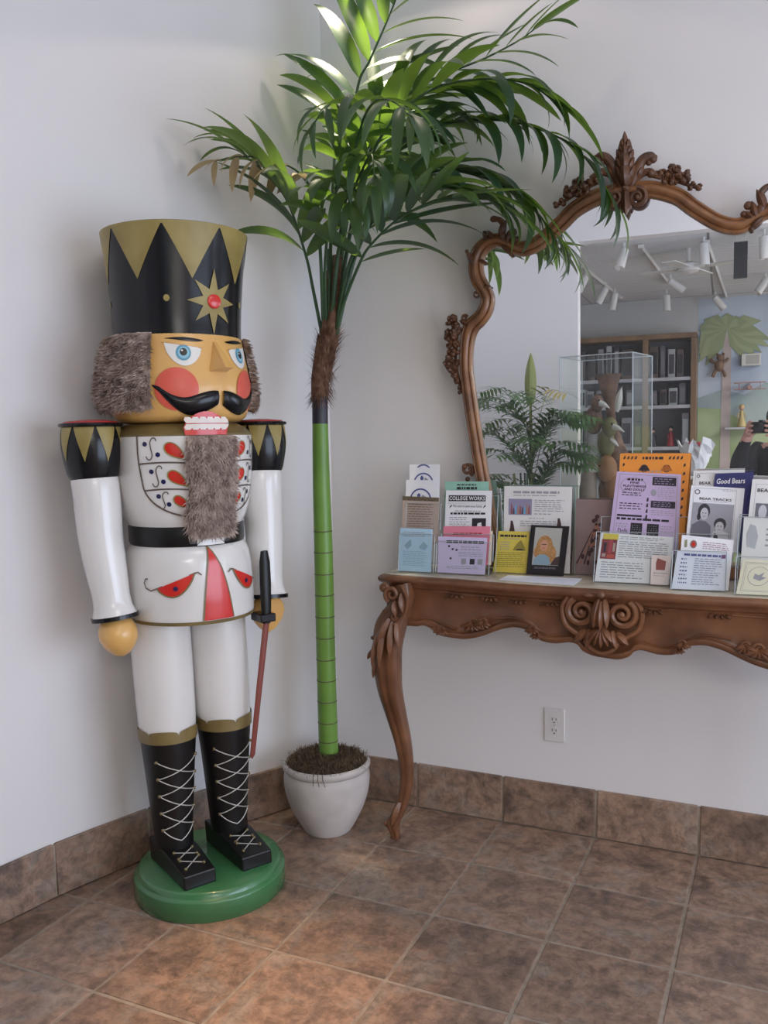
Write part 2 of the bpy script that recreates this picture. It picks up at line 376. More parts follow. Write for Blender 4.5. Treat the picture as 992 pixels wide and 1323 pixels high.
# ================================================================== NUTCRACKER FIGURE
PW = noisy('cream_gloss_paint', (.76, .73, .70), (.80, .77, .74), 3, .22, coat=.4, coatr=.08)
PB = plain('black_gloss_paint', (.006, .006, .008), .20, spec=.38)
PBM = plain('black_satin_paint', (.010, .009, .009), .36, spec=.35)
PG = noisy('old_gold_paint', (.27, .20, .055), (.35, .27, .085), 12, .38)
PGB = noisy('dull_bronze_paint', (.17, .12, .045), (.23, .165, .06), 12, .4)
PS = noisy('apricot_skin_paint', (.72, .40, .12), (.77, .44, .14), 4, .3, coat=.3, coatr=.15)
PSD = noisy('bare_cut_wood', (.50, .24, .07), (.58, .30, .10), 8, .4)
PR = plain('bright_red_paint', (.66, .022, .016), .25, coat=.4, coatr=.1)
PRD = plain('brick_red_paint', (.46, .045, .04), .35)
PCH = plain('coral_cheek_paint', (.72, .115, .075), .32)
PGR = noisy('green_gloss_paint', (.045, .16, .06), (.055, .20, .075), 6, .25, coat=.5, coatr=.12)
PLN = plain('grey_brown_line', (.13, .09, .07), .5)
PNV = plain('navy_dot_paint', (.012, .012, .075), .35)
PEW = plain('eye_white_paint', (.80, .77, .72), .3); PEB = plain('eye_blue_paint', (.10, .32, .46), .3); PEC = plain('eye_cyan_paint', (.28, .55, .68), .3)
TOO = plain('tooth_cream_paint', (.82, .72, .66), .35)
LACE = plain('silver_lace', (.60, .57, .52), .4, metal=.3); EYEL = plain('dull_brass', (.24, .19, .10), .4, metal=.7)
FURM = noisy('grey_brown_fur', (.25, .18, .145), (.54, .42, .36), 40, .8, detail=3)
NX, NY = -1.623, 2.137; FACE = R(60.5); HY = R(9.5)
nut = empty('nutcracker_figure', (NX, NY, 0), FACE)
tag(nut, 'life-size wooden nutcracker soldier in white coat and tall black and gold hat', 'nutcracker')
LEAN = .030; HB = .086
def lean(p):
    p = Vector(p); k = min(1, max(0, (p.z-.5)/1.6)); return Vector((p.x-.008*min(1, p.z/.2)-.013*math.sin(math.pi*k), p.y+LEAN*max(0, p.z-HB), p.z))
def nb(mb, name, mat, parent=None, **k):
    return mb.xf(lean).build(name, mat, parent or nut, **k)
def dens(prof, n=8): return [(max(.001, r), z) for r, z in catmull(prof, n)]
class Surf:
    """round body of given profile (r, z); s is the angle from the front, positive to the figure's left"""
    def __init__(s, prof, c=(0, 0), yaw=0.0): s.p = sorted(prof, key=lambda q: q[1]); s.c = c; s.yaw = yaw
    def r(s, z):
        p = s.p
        if z <= p[0][1]: return p[0][0]
        for (r0, z0), (r1, z1) in zip(p, p[1:]):
            if z <= z1: return r0+(r1-r0)*(z-z0)/max(1e-6, z1-z0)
        return p[-1][0]
    def __call__(s, a, z, off=0):
        r = s.r(z)+off; a += s.yaw; return lean((s.c[0]+r*math.sin(a), s.c[1]-r*math.cos(a), z))
def circ(c, ra, rz, n=24, a0=0, a1=2*math.pi): return [(c[0]+ra*math.cos(a0+(a1-a0)*i/n), c[1]+rz*math.sin(a0+(a1-a0)*i/n)) for i in range(n + (0 if abs(a1-a0-2*math.pi) < 1e-6 else 1))]
# --- base
mb = MB(); Rb = .232
mb.lathe([(Rb-.004, 0), (Rb, .004), (Rb, .058), (Rb-.002, .063), (Rb-.010, .066), (Rb-.012, .069), (Rb-.014, .081), (Rb-.022, HB), (.001, HB)], 96)
mb.build('round_base', PGR, nut, angle=50)
# --- boots and legs
LEGX = .093
for sx in (-1, 1):
    cx = sx*LEGX; cy = .035
    prof = dens([(.058, .15), (.060, .20), (.068, .30), (.076, .40), (.083, .475), (.084, .50)], 6)
    mb = MB().lathe(prof, 40, (cx, cy)); boot = nb(mb, 'boot', PBM)
    bs = Surf(prof, (cx, cy))
    # foot block
    mb = MB(); y0, y1 = cy+.075, cy-.185; w0, w1 = .054, .050
    v = [(-w0, y0, HB), (w0, y0, HB), (w1, y1, HB), (-w1, y1, HB), (-w0, y0, .158), (w0, y0, .158), (w0, cy-.045, .152), (w1, y1, .128), (-w1, y1, .128), (-w0, cy-.045, .152)]
    mb.v = [(cx+a, b, c) for a, b, c in v]; mb.f = [(3, 2, 1, 0), (4, 5, 6, 9), (9, 6, 7, 8), (0, 1, 5, 4), (2, 3, 8, 7), (1, 2, 7, 6, 5), (3, 0, 4, 9, 8)]
    ft = nb(mb, 'shoe', PBM, smooth=False, bevel=.004)
    # scalloped gold band at the top of the boot
    band = []
    for k in range(121):
        a = -math.pi+2*math.pi*k/120; ph = (a % (math.pi/3))/(math.pi/3)
        band.append((a, .512+.015*math.sin(math.pi*ph)**.3))
    mb = MB(); bf = Surf([(.0850, .47), (.0885, .56)], (cx, cy)); rows = [[bf(a, z, .0025) for a, z in band], [bf(a, .487, .0025) for a, _ in band]]
    mb.quad_grid(rows); mb.build('gold_boot_band', PGB, boot)
    # laces and eyelets
    ev = [.432, .378, .325, .271, .217]; A = .86
    for k, z in enumerate(ev):
        for s in (-1, 1):
            zz = z+(.035 if s > 0 else 0)-.0
            p = bs(s*A, z, .003); MB().ball(p, .0055, 8, 5).build('eyelet', EYEL, boot)
            if k < 4: e0, e1 = (s*A, z), (-s*A, ev[k+1])
            else: e0, e1 = (s*A, z), (0, .180)
            n = 9; path = [bs(lerp(e0[0], e1[0], i/n), lerp(e0[1], e1[1], i/n)-.004*math.sin(math.pi*i/n), .003) for i in range(n+1)]
            MB().tube(path, .0017, 5).build('lace', LACE, boot)
    def top(u, v):    # on the shoe's sloping top
        yy = lerp(cy-.055, y1+.015, v); zz = lerp(.152, .128, (yy-(cy-.045))/(y1-(cy-.045)))+.003
        return lean((cx+u*.040, yy, zz))
    for (u0, v0), (u1, v1) in (((-.75, .12), (.75, .38)), ((.75, .08), (-.75, .42)), ((-.75, .5), (.75, .82)), ((.75, .48), (-.75, .88))):
        MB().tube([top(u0, v0), top((u0+u1)/2, (v0+v1)/2), top(u1, v1)], .0016, 5).build('lace', LACE, ft)
        for u, v in ((u0, v0), (u1, v1)): MB().ball(top(u, v), .0055, 8, 5).build('eyelet', EYEL, ft)
    lp = dens([(.0845, .50), (.0875, .56), (.090, .70), (.090, .84), (.089, .90)], 5)
    nb(MB().lathe(lp, 48, (cx, cy)), 'trouser_leg', PW)
# --- skirt of the coat
skp = [(.186, .862), (.188, .872)] + dens([(.1885, .88), (.190, .95), (.188, 1.01), (.182, 1.055), (.170, 1.082), (.152, 1.092)], 6)
nb(MB().lathe([(.150, .864)]+skp, 96), 'coat_skirt', PW); SK = bpy.data.objects['coat_skirt']; S = Surf(skp)
mb = MB(); mb.quad_grid([[S(2*math.pi*k/96, z, o) for k in range(96)] for z, o in ((.8605, .001), (.871, .0018))], cu=True); mb.build('hem_line', PGB, SK)
tri = [(-.10, 1.078), (-.16, 1.03), (-.22, .97), (-.26, .872), (.26, .872), (.19, .95), (.10, 1.02), (0, 1.062)]
decal('front_panel', [(-.08, 1.085), (-.10, 1.05), (-.16, .98), (-.23, .873), (.27, .873), (.20, .95), (.11, 1.02), (0, 1.065)], S, PR, SK, off=.0032, maxl=.012)
stroke('panel_outline', catmull([(-.08, 1.085), (-.10, 1.05), (-.16, .98), (-.23, .873)], 5), .004, S, PGB, SK, off=.004)
stroke('panel_outline', catmull([(-.08, 1.085), (0, 1.065), (.11, 1.02), (.20, .95), (.27, .873)], 5), .004, S, PGB, SK, off=.004)
for sx in (-1, 1):
    pk = [(.32, 1.012)]+[(lerp(.32, .90, t), lerp(1.012, .970, t)-.050*math.sin(math.pi*t)**.75*(1-.25*t)) for t in [i/14 for i in range(1, 14)]]+[(.90, .970)]
    pk = [(sx*a, z) for a, z in pk]
    decal('pocket', pk, S, PR, SK, off=.0028, maxl=.012)
    stroke('pocket_outline', pk, .0045, S, PGB, SK, off=.0036)
    stroke('pocket_outline', [(sx*.22, 1.006), (sx*.27, 1.014), (sx*.32, 1.012), (sx*.90, .970), (sx*1.00, .963), (sx*1.09, .970), (sx*1.12, .985), (sx*1.09, .997), (sx*1.05, .997)], .004, S, PLN, SK, off=.004)
    decal('pocket_dot', circ((sx*.61, .970), .036, .0068, 14), S, PNV, SK, off=.0045)
# --- belt
bp = [(.168, 1.085), (.172, 1.092), (.172, 1.138), (.168, 1.146)]
belt = nb(MB().lathe(bp, 96), 'belt', PBM); B = Surf([(.172, 1.08), (.172, 1.15)])
for s in (-1, 1):
    decal('buckle_flap', [(s*.24, 1.094), (s*.36, 1.094), (s*.36, 1.138), (s*.24, 1.138)], B, plain('grey_leather', (.06, .06, .065), .4), belt, off=.004)
    MB().ball(B(s*.30, 1.112, .006), .006, 10, 6).build('stud', LACE, belt)
decal('buckle_plate', [(-.24, 1.088), (.24, 1.088), (.24, 1.146), (-.24, 1.146)], B, PW, belt, off=.004)
stroke('buckle_line', [(-.24, 1.092), (0, 1.128), (.24, 1.092)], .002, B, PLN, belt, off=.006)
# --- torso
tpf = dens([(.168, 1.14), (.180, 1.165), (.193, 1.21), (.203, 1.28), (.208, 1.35), (.208, 1.405)], 6)
nb(MB().lathe(tpf+[(.205, 1.408)], 96), 'torso', PW); TO = bpy.data.objects['torso']; T = Surf(tpf)
nb(MB().lathe([(.208, 1.402), (.209, 1.408), (.190, 1.425), (.165, 1.438), (.10, 1.440)], 96), 'gold_collar', PGB)
BA = 1.02
edge = [(-BA, 1.405), (-BA, 1.34), (-BA*.97, 1.27)]+[(-BA*.97+.78*BA*(1-math.cos(a)), 1.27-.098*math.sin(a)) for a in [R(10*i) for i in range(1, 10)]]
for s in (-1, 1):
    stroke('bib_line', catmull([(s*-a, z) for a, z in edge], 3), .005, T, PLN, TO)
    for z, aa in ((1.325, 1.01), (1.250, .965)): stroke('bib_line', [(s*lerp(.28, aa, i/12), z+.004*math.sin(math.pi*i/12)) for i in range(13)], .0045, T, PLN, TO)
    for k, (z, sc) in enumerate(((1.365, 1.0), (1.288, .95), (1.220, .78))):
        A0 = (.35, .34, .33)[k]
        # teardrop: tip low towards the beard, round end up and out
        drop = []; L = .068*sc; ww = .022*sc
        for i in range(28):
            t = 2*math.pi*i/28; u = (1-math.cos(t))/2; vv = math.sin(t)*math.sin(t/2)**1.1
            x = u*L; y = vv*ww
            th = R(38); drop.append((s*(A0+(x*math.cos(th)-y*math.sin(th))/.2), z-.028*sc+x*math.sin(th)+y*math.cos(th)))
        decal('red_drop', drop, T, PR, TO); stroke('drop_outline', drop+[drop[0]], .0035, T, PG, TO, off=.0025)
        zz = z+.006
        decal('navy_dot', circ((s*(.905-.07*k), zz+.010*sc), .034, .0068, 14), T, PNV, TO)
        decal('navy_dot', circ((s*(.725-.05*k), zz-.020*sc), .034, .0068, 14), T, PNV, TO)
        cx = .815-.06*k; Z = zz-.006
        scv = [(cx-.075, Z+.024*sc), (cx-.06, Z+.032*sc), (cx-.02, Z+.032*sc), (cx+.012, Z+.020*sc), (cx, Z), (cx-.012, Z-.016*sc), (cx+.015, Z-.027*sc), (cx+.055, Z-.027*sc), (cx+.08, Z-.018*sc)]
        stroke('scroll_line', catmull([(s*a, b) for a, b in scv], 4), .0032, T, PLN, TO)
# --- fur pads made of strands
def fur(name, pts, nrm, mat, parent, n, L, w, droop, seed, label=None):
    """pts(u,v) -> point on pad, nrm(u,v) -> normal: cushion grid plus strands"""
    rnd = random.Random(seed); mb = MB(); G = 14
    rows = [[pts(i/G, j/G)+nrm(i/G, j/G)*(.012*min(1, 6*min(i/G, 1-i/G, j/G, 1-j/G))+rnd.uniform(-.002, .003)) for i in range(G+1)] for j in range(G+1)]
    mb.quad_grid(rows)
    for k in range(n):
        u, v = rnd.random(), rnd.random(); p = pts(u, v); q = nrm(u, v); e = min(1, 5*min(u, 1-u, v, 1-v)); p = p+q*(.009*e)
        side = q.cross(Vector((0, 0, 1))).normalized(); clump = math.sin(u*17+seed)*math.cos(v*13+u*9)
        d = (q*.55+Vector((0, 0, -droop))+side*(rnd.uniform(-.5, .5)+.45*clump)+Vector((rnd.uniform(-.3, .3), rnd.uniform(-.3, .3), rnd.uniform(-.35, .35)))).normalized()
        l = L*rnd.uniform(.5, 1.1); ww = w*rnd.uniform(.6, 1.2); wd = d.cross(q).normalized()*ww
        m = p+d*l*.5+q*l*.22; t = p+d*l; n0 = len(mb.v)
        mb.v += [tuple(p-wd), tuple(p+wd), tuple(m+wd*.8), tuple(m-wd*.8), tuple(t)]
        mb.f += [(n0, n0+1, n0+2, n0+3), (n0+3, n0+2, n0+4)]
    me = bpy.data.meshes.new(name); me.from_pydata([tuple(p) for p in mb.v], [], mb.f); me.update(); me.materials.append(mat); me.polygons.foreach_set('use_smooth', [True]*len(me.polygons))
    o = link_mesh(name, me, parent)
    if label: o['label'] = label
    return o
BDA = .33
def bpt(u, v):
    z = lerp(1.118, 1.402, v); a = lerp(-BDA, BDA, u)*(1+.06*math.sin(v*9)+.10*(1-v)); return T(a, max(z, 1.15), .006+max(0, 1.15-z)*.02)-Vector((0, 0, max(0, 1.15-z)))
def bnr(u, v): a = lerp(-BDA, BDA, u); return Vector((math.sin(a), -math.cos(a), 0))
fur('beard', bpt, bnr, FURM, nut, 9000, .030, .0016, .55, 11, 'grey-brown fur beard')
# --- head
hp = dens([(.150, 1.440), (.178, 1.446), (.196, 1.462), (.207, 1.50), (.210, 1.545), (.204, 1.60), (.193, 1.66), (.186, 1.70)], 6)
HD = nb(MB().lathe(hp, 96), 'head', PS); Hs = Surf(hp, yaw=HY)
for s in (-1, 1):
    # eye: half-moon white, blue iris, pupil
    E0 = s*.40; ez = 1.652
    eye = [(E0+s*.36, ez+.010), (E0-s*.17, ez-.004)]+[(E0-s*.17+s*.53*t, ez-.004+.014*t-.058*math.sin(math.pi*t)**.6) for t in [i/16 for i in range(1, 16)]]
    decal('eye_white', eye, Hs, PEW, HD, off=.0024, maxl=.012)
    stroke('eye_lid', [(E0+s*.40, ez+.012), (E0+s*.1, ez+.003), (E0-s*.18, ez-.005)], .0025, Hs, PSD, HD, off=.0036)
    ic = (E0+s*.09, ez-.018)
    decal('iris', circ(ic, .104, .0225, 22), Hs, PEB, HD, off=.0034); decal('iris_ring', circ(ic, .078, .0168, 20), Hs, PEC, HD, off=.0042)
    decal('pupil', circ((ic[0], ic[1]+.002), .05, .0108, 18), Hs, PB, HD, off=.0050); decal('eye_glint', circ((ic[0]-.02, ic[1]+.006), .013, .003, 10), Hs, PEW, HD, off=.0058)
    br = [(E0-s*.22, 1.670)]+[(E0-s*.22+s*.58*t, 1.670+.006*math.sin(math.pi*t)+.004*t-(0 if k else .014*math.sin(math.pi*min(1, t*1.02))**.8*(1-.55*t))) for k in (0,) for t in [i/14 for i in range(1, 14)]]+[(E0+s*.36, 1.6745)]
    br += [(E0+s*.36-s*.58*t, 1.6745-.0045*t+.006*math.sin(math.pi*t)) for t in [i/14 for i in range(1, 14)]]
    decal('eyebrow', br, Hs, PB, HD, maxl=.03)
    decal('cheek', circ((s*.60, 1.533), .29, .060, 40), Hs, PCH, HD, off=.0026, maxl=.012)
# nose: wedge
nz0, nz1 = 1.668, 1.578; mb = MB()
def hp_(a, z, o): return Vector(Hs(a, z, o))
mb.v = [tuple(hp_(-.035, nz0, -.003)), tuple(hp_(.035, nz0, -.003)), tuple(hp_(-.16, nz1+.004, -.004)), tuple(hp_(.16, nz1+.004, -.004)), tuple(hp_(-.05, nz1+.012, .060)), tuple(hp_(.05, nz1+.012, .060)), tuple(hp_(-.03, nz0, .006)), tuple(hp_(.03, nz0, .006))]
mb.f = [(0, 6, 4, 2), (1, 3, 5, 7), (6, 7, 5, 4), (2, 4, 5, 3), (0, 1, 7, 6)]
mb.build('nose', PS, HD, smooth=False, bevel=.003)
for s in (-1, 1):
    def mus(t): # centre line (angle, z), half height
        a = lerp(.04, .92, t); z = 1.502-.030*math.sin(math.pi*min(1, t*1.12))**1.0*(.4+.6*t)+.055*max(0, t-.45)**1.6*2.0+ .006*(1-t)
        hh = .036*(math.sin(math.pi*min(.999, (.10+.90*t)))**.55)*(1-.72*t)+.001; return a, z, hh
    mb = MB(); rows = []
    for i in range(29):
        a, z, hh = mus(i/28); rows.append([Hs(s*a, z+hh*math.sin(b), .0032+.014*max(0, math.cos(b))*hh/.036) for b in [R(-90+22.5*k) for k in range(9)]])
    mb.quad_grid(rows); mb.build('moustache', PB, HD)
# mouth plate: red lever with teeth
ml = lambda a, z, o=0: lean((.214*math.sin(a-.06)*(1+o/.214), -(.214+o)*math.cos(a-.06), z))
mth = [(-.31, 1.424)]+[(lerp(-.31, .31, t), 1.424+.046*math.sin(math.pi*t)**.6) for t in [i/20 for i in range(1, 20)]]+[(.31, 1.424), (.29, 1.404), (-.29, 1.404)]
decal('mouth', mth, ml, PR, HD, off=.001)
for k in range(6):
    a0 = -.27+k*.098
    for zt, zb, dz in ((1.455, 1.438, 1), (1.436, 1.418, -1)):
        if dz > 0: pl = [(a0, 1.437), (a0-.03, 1.446), (a0-.015, 1.4545), (a0+.045, 1.4545), (a0+.085, 1.446), (a0+.10, 1.437)]
        else: pl = [(a0, 1.4345), (a0+.10, 1.4345), (a0+.085, 1.426), (a0+.045, 1.4185), (a0-.015, 1.4185), (a0-.03, 1.426)]
        decal('tooth', pl, ml, TOO, HD, off=.0035)
# hair
for s in (-1, 1):
    def hpt(u, v, s=s):
        z = lerp(1.478, 1.693, v); a = s*lerp(.94, 2.75, u); return Vector(Hs(a, z, .003+.009*math.sin(math.pi*u)**.5*(1.15-.5*v)))
    def hnr(u, v, s=s): a = s*lerp(.94, 2.75, u)+HY; return Vector((math.sin(a), -math.cos(a), 0))
    fur('fur_hair', hpt, hnr, FURM, nut, 11000, .028, .0017, .35, 20+s, 'grey-brown fur hair')
# --- hat
htp = dens([(.188, 1.688), (.189, 1.74), (.194, 1.82), (.203, 1.92), (.213, 1.992)], 6)
HT = nb(MB().lathe([(.180, 1.688)]+htp+[(.2135, 1.996), (.209, 1.998), (.20, 1.990), (.05, 1.988)], 112), 'hat', PB, angle=50); Q = Surf(htp, yaw=HY)
NG = 8
for k in range(NG):
    a = -.33+k*2*math.pi/NG; da = math.pi/NG
    decal('gold_point', [(a-da, 1.990), (a, 1.840), (a+da, 1.990)], Q, PG, HT, maxl=.03)
mb = MB(); mb.quad_grid([[Q(2*math.pi*j/112, z, o) for j in range(112)] for z, o in ((1.986, .0018), (1.9955, .0022))], cu=True); mb.build('gold_rim', PG, HT)
sa, sz_ = .0, 1.781; star = []
for k in range(16):
    a = math.pi/2+k*math.pi/8; r = (.092 if k % 8 == 0 else .080) if k % 2 == 0 else .036
    star.append((sa+r*math.cos(a)/.192, sz_+r*math.sin(a)))
decal('gold_star', star, Q, PG, HT, off=.003)
so = MB(); q = Vector(Q(sa, sz_, .002)); n = Vector((math.sin(sa), -math.cos(sa), 0)); so.tube([q, q+n*.006, q+n*.009], [.020, .020, .015], 22, up=(0, 0, 1)); so.build('red_star_centre', PR, HT)
for a in (-.70, .66, -1.9, 1.9): decal('gold_spot', circ((a, 1.786), .048, .010, 7), Q, PG, HT)
# --- arms
for s in (-1, 1):
    sh = Vector((s*.268, .012, 1.44)); el = Vector((s*.262, .0, 1.11)); wr = Vector((s*.246, -.026, .890))
    path = catmull([sh+Vector((0, 0, -.14)), lerp(sh, el, .6), el, lerp(el, wr, .6), wr], 6)
    tt = [i/(len(path)-1) for i in range(len(path))]
    def ar(t): return Surf([(.0640, 0), (.0665, .12), (.0655, .35), (.0600, .6), (.0525, .82), (.0545, .92), (.0640, 1.0)]).r(t)
    arm = nb(MB().tube(path, [ar(t) for t in tt], 40, up=(0, 1, 0)), 'arm', PW, angle=60)
    d = (Vector(path[-1])-Vector(path[-2])).normalized()
    nb(MB().tube([Vector(path[-1])-d*.004, Vector(path[-1])+d*.008], [.0665, .0665], 40, up=(0, 1, 0)), 'black_cuff', PB, arm, angle=60)
    # shoulder cap
    cp = dens([(.064, 1.283), (.072, 1.30), (.081, 1.345), (.0835, 1.385), (.081, 1.42), (.078, 1.437)], 6); c = (sh.x, sh.y)
    cap = nb(MB().lathe(cp, 56, c), 'shoulder_cap', PB); K = Surf(cp, c)
    nb(MB().lathe([(.078, 1.432), (.087, 1.434), (.089, 1.438), (.087, 1.443), (.076, 1.445)], 56, c), 'rim', PB, cap)
    nb(MB().lathe([(.078, 1.442), (.074, 1.448), (.03, 1.453), (.002, 1.454)], 48, c), 'red_top', PRD, cap)
    for k in range(8):
        a = (k+.3)*math.pi/4
        decal('gold_point', [(a-.36, 1.432), (a, 1.335), (a+.36, 1.432)], K, PG, cap, maxl=.02)
    # hand
    hd = Vector(path[-1])+d*.006; mb = MB(); rows = []; ax = d; u = ax.cross(Vector((1, 0, 0))).normalized(); w_ = ax.cross(u)
    for i in range(13):
        t = i/12; r = .055*math.sin(math.pi*(.18+.82*t)*.98)**.62 if t < 1 else .004
        rows.append([hd+ax*(.112*t)+u*(r*math.cos(2*math.pi*k/36))+w_*(r*math.sin(2*math.pi*k/36)) for k in range(36)])
    n0 = len(mb.v); mb.quad_grid(rows, cu=True); mb.f.append(tuple(n0+k for k in range(36))); kk = n0+12*36; mb.f.append(tuple(kk+k for k in range(36)))
    if s > 0:
        # front of this fist is sawn flat where the sword passes
        cutp = hd+ax*.03+Vector((0, -.030, 0)); cn = Vector((.25, -.93, -.28)).normalized()
        mb.v = [tuple(Vector(p)-cn*max(0, (Vector(p)-cutp).dot(cn))) for p in mb.v]
        WR = hd.copy(); AX = ax.copy()
    nb(mb, 'hand', PS)
# --- sword in the fist (a thing of its own)
hx = lean(WR+AX*.045+Vector((-.045, -.074, 0)))
sw = empty('toy_sword', nut.matrix_basis @ hx, FACE); tag(sw, 'thin red toy sword with black guard held in the nutcracker fist', 'sword')
mb = MB(); mb.tube([(0, 0, -.02), (0, .0, .03), (.002, .004, .10), (.004, .008, .17), (.002, .006, .205)], [.014, .017, .019, .018, .012], 16, up=(0, 1, 0), flat=.6); mb.build('grip', PBM, sw)
MB().box((-.030, -.022, -.014), (.022, .050, .012)).build('guard', PB, sw, smooth=False, bevel=.004)
bld = Vector((-.058, .012, -.43)); MB().tube([(0, 0, -.01), tuple(bld*.5), tuple(bld), tuple(bld*1.03)], [.0105, .010, .0085, .002], 10, up=(0, 1, 0), flat=.6).build('blade', plain('faded_red_blade', (.24, .060, .045), .45), sw)
# ================================================================== POTTED PALM
TRG = noisy('green_bamboo_paint', (.135, .27, .045), (.18, .34, .06), 6, .35)
TRK = plain('black_sheath', (.035, .03, .045), .45); RING = plain('brown_node_ring', (.10, .07, .05), .6)
FIB = noisy('brown_palm_fibre', (.10, .045, .025), (.24, .125, .075), 40, .85)
MOSS = noisy('dry_brown_moss', (.06, .038, .022), (.17, .11, .065), 40, .9)
POTM = noisy('whitewashed_clay', (.52, .47, .44), (.66, .60, .57), 7, .6, bump=.15, bscale=40)
def leaf_mat(name, c1, c2, tr):
    m, nt, b = nodes(name); N = nt.nodes.new; L = nt.links.new
    tc = N('ShaderNodeTexCoord'); oi = N('ShaderNodeObjectInfo'); n = N('ShaderNodeTexNoise'); n.inputs['Scale'].default_value = 3
    L(tc.outputs['Object'], n.inputs['Vector']); ad = N('ShaderNodeMath'); ad.operation = 'MULTIPLY_ADD'; ad.inputs[1].default_value = .6
    L(oi.outputs['Random'], ad.inputs[0]); sb = N('ShaderNodeMath'); sb.operation = 'MULTIPLY'; sb.inputs[1].default_value = .5; L(n.outputs['Fac'], sb.inputs[0]); L(sb.outputs[0], ad.inputs[2])
    r = N('ShaderNodeValToRGB'); e = r.color_ramp.elements; e[0].position = .15; e[0].color = (*c1, 1); e[1].position = .85; e[1].color = (*c2, 1); L(ad.outputs[0], r.inputs[0])
    L(r.outputs[0], b.inputs['Base Color']); b.inputs['Roughness'].default_value = .38
    t = N('ShaderNodeBsdfTranslucent'); t.inputs[0].default_value = (*tr, 1); mx = N('ShaderNodeMixShader'); mx.inputs[0].default_value = .24
    out = nt.nodes['Material Output']; L(b.outputs[0], mx.inputs[1]); L(t.outputs[0], mx.inputs[2]); L(mx.outputs[0], out.inputs[0])
    return m
LEAF = leaf_mat('green_palm_leaf', (.010, .030, .022), (.026, .064, .042), (.40, .68, .07))
LEAFD = leaf_mat('faded_palm_leaf', (.34, .27, .13), (.66, .49, .28), (.6, .45, .22))
STEM = noisy('palm_stem', (.025, .06, .025), (.05, .11, .04), 12, .45)
VEIN = plain('dark_leaf_rib', (.012, .03, .012), .5)
PX, PY = -1.467, 2.619
pot = empty('plant_pot', (PX, PY, 0)); tag(pot, 'round whitewashed clay pot holding the tall palm in the corner', 'pot')
mb = MB(); mb.lathe(dens([(.079, 0), (.086, .008), (.108, .045), (.132, .095), (.147, .145), (.1525, .190), (.150, .212), (.144, .224)], 6)+[(.149, .228), (.154, .234), (.156, .243), (.153, .252), (.146, .255), (.138, .250), (.134, .225), (.001, .222)], 72)
mb.build('pot_body', POTM, pot, angle=50)
palm = empty('palm_tree', (PX, PY, .225)); tag(palm, 'tall artificial palm with ringed bright green trunk in the whitewashed pot', 'palm')
def pw(o, *a, **k): return o
def palm_build(mb, name, mat, parent=None, **k):
    mb.xf(lambda p: p-Vector((PX, PY, .225))); return mb.build(name, mat, parent or palm, **k)
# moss: lumpy dome with fibres
rnd = random.Random(5); mb = MB(); rows = []
for i in range(9):
    r = .140*(1-i/8)+.001; rows.append([(PX+r*math.cos(2*math.pi*j/36), PY+r*math.sin(2*math.pi*j/36), .243+.034*(1-(r/.14)**2)+rnd.uniform(-.005, .006)) for j in range(36)])
mb.quad_grid(rows, cu=True)
for k in range(2600):
    a = rnd.uniform(0, 2*math.pi); r = .146*math.sqrt(rnd.random()); p = Vector((PX+r*math.cos(a), PY+r*math.sin(a), .246+.034*(1-min(1, r/.14)**2)))
    d = Vector((rnd.uniform(-1, 1), rnd.uniform(-1, 1), rnd.uniform(-.1, .5))).normalized()*rnd.uniform(.012, .034); w_ = d.cross(Vector((0, 0, 1))).normalized()*.0011
    n0 = len(mb.v); m = p+d*.5+Vector((0, 0, .005)); mb.v += [tuple(p-w_), tuple(p+w_), tuple(m+w_), tuple(m-w_), tuple(p+d)]; mb.f += [(n0, n0+1, n0+2, n0+3), (n0+3, n0+2, n0+4)]
o = palm_build(mb, 'moss', MOSS, smooth=False); o['kind'] = 'stuff'; o['label'] = 'dry brown moss in the pot'
for k in range(3):
    a = R(-78+6*k); p = Vector((PX+.150*math.cos(a), PY+.150*math.sin(a), .262)); palm_build(MB().tube([p-Vector((math.cos(a), math.sin(a), 0))*.03, p, p+Vector((math.cos(a)*.008, math.sin(a)*.008, -.02)), p+Vector((math.cos(a)*.006+.004*k, math.sin(a)*.006, -.045))], .0011, 4), 'moss_wisp', MOSS)
# trunk
NV = Vector((PX, PY, 0)).normalized()
def tpx(x, y, dy=0.0): return onplane(x, y, (PX, PY+dy, 0), NV)
TP = [tpx(x, y) for x, y in ((424.5, 972), (421, 850), (418, 720), (415, 620), (413.5, 545))]
TR_ = [.0345, .0335, .0325, .0295, .0270]
path = catmull(TP, 8); rad = [r[0] for r in catmull([(r,) for r in TR_], 8)]
path = [tuple(Vector(path[0])-Vector((0, 0, .03)))]+path; rad = [rad[0]]+rad
trunk = palm_build(MB().tube(path, rad, 28, up=(0, 1, 0)), 'trunk', TRG)
for y in (686, 713, 741, 768, 796, 823, 851, 878, 905, 932, 956):
    c = tpx(lerp(418.5, 424, (y-720)/250), y); k = min(range(len(path)), key=lambda i: abs(path[i][2]-c.z)); r = rad[k]
    i = max(1, min(len(path)-2, k)); a0, a1 = Vector(path[i]), Vector(path[i+1] if path[i][2] < c.z and i+1 < len(path) else path[i-1]); t = (c.z-a0.z)/(a1.z-a0.z) if abs(a1.z-a0.z) > 1e-6 else 0; c = a0.lerp(a1, t)
    palm_build(MB().tube([c-Vector((0, 0, .0016)), c, c+Vector((0, 0, .0016))], [r+.0004, r+.0013, r+.0004], 28, up=(0, 1, 0)), 'trunk_ring', RING, trunk)
K0 = tpx(413.5, 546); K1 = tpx(413, 486); CR = tpx(424, 428)
palm_build(MB().tube([K0-Vector((0, 0, .004)), lerp(K0, K1, .5), K1], [.0272, .0268, .0275], 28, up=(0, 1, 0)), 'black_sheath', TRK)
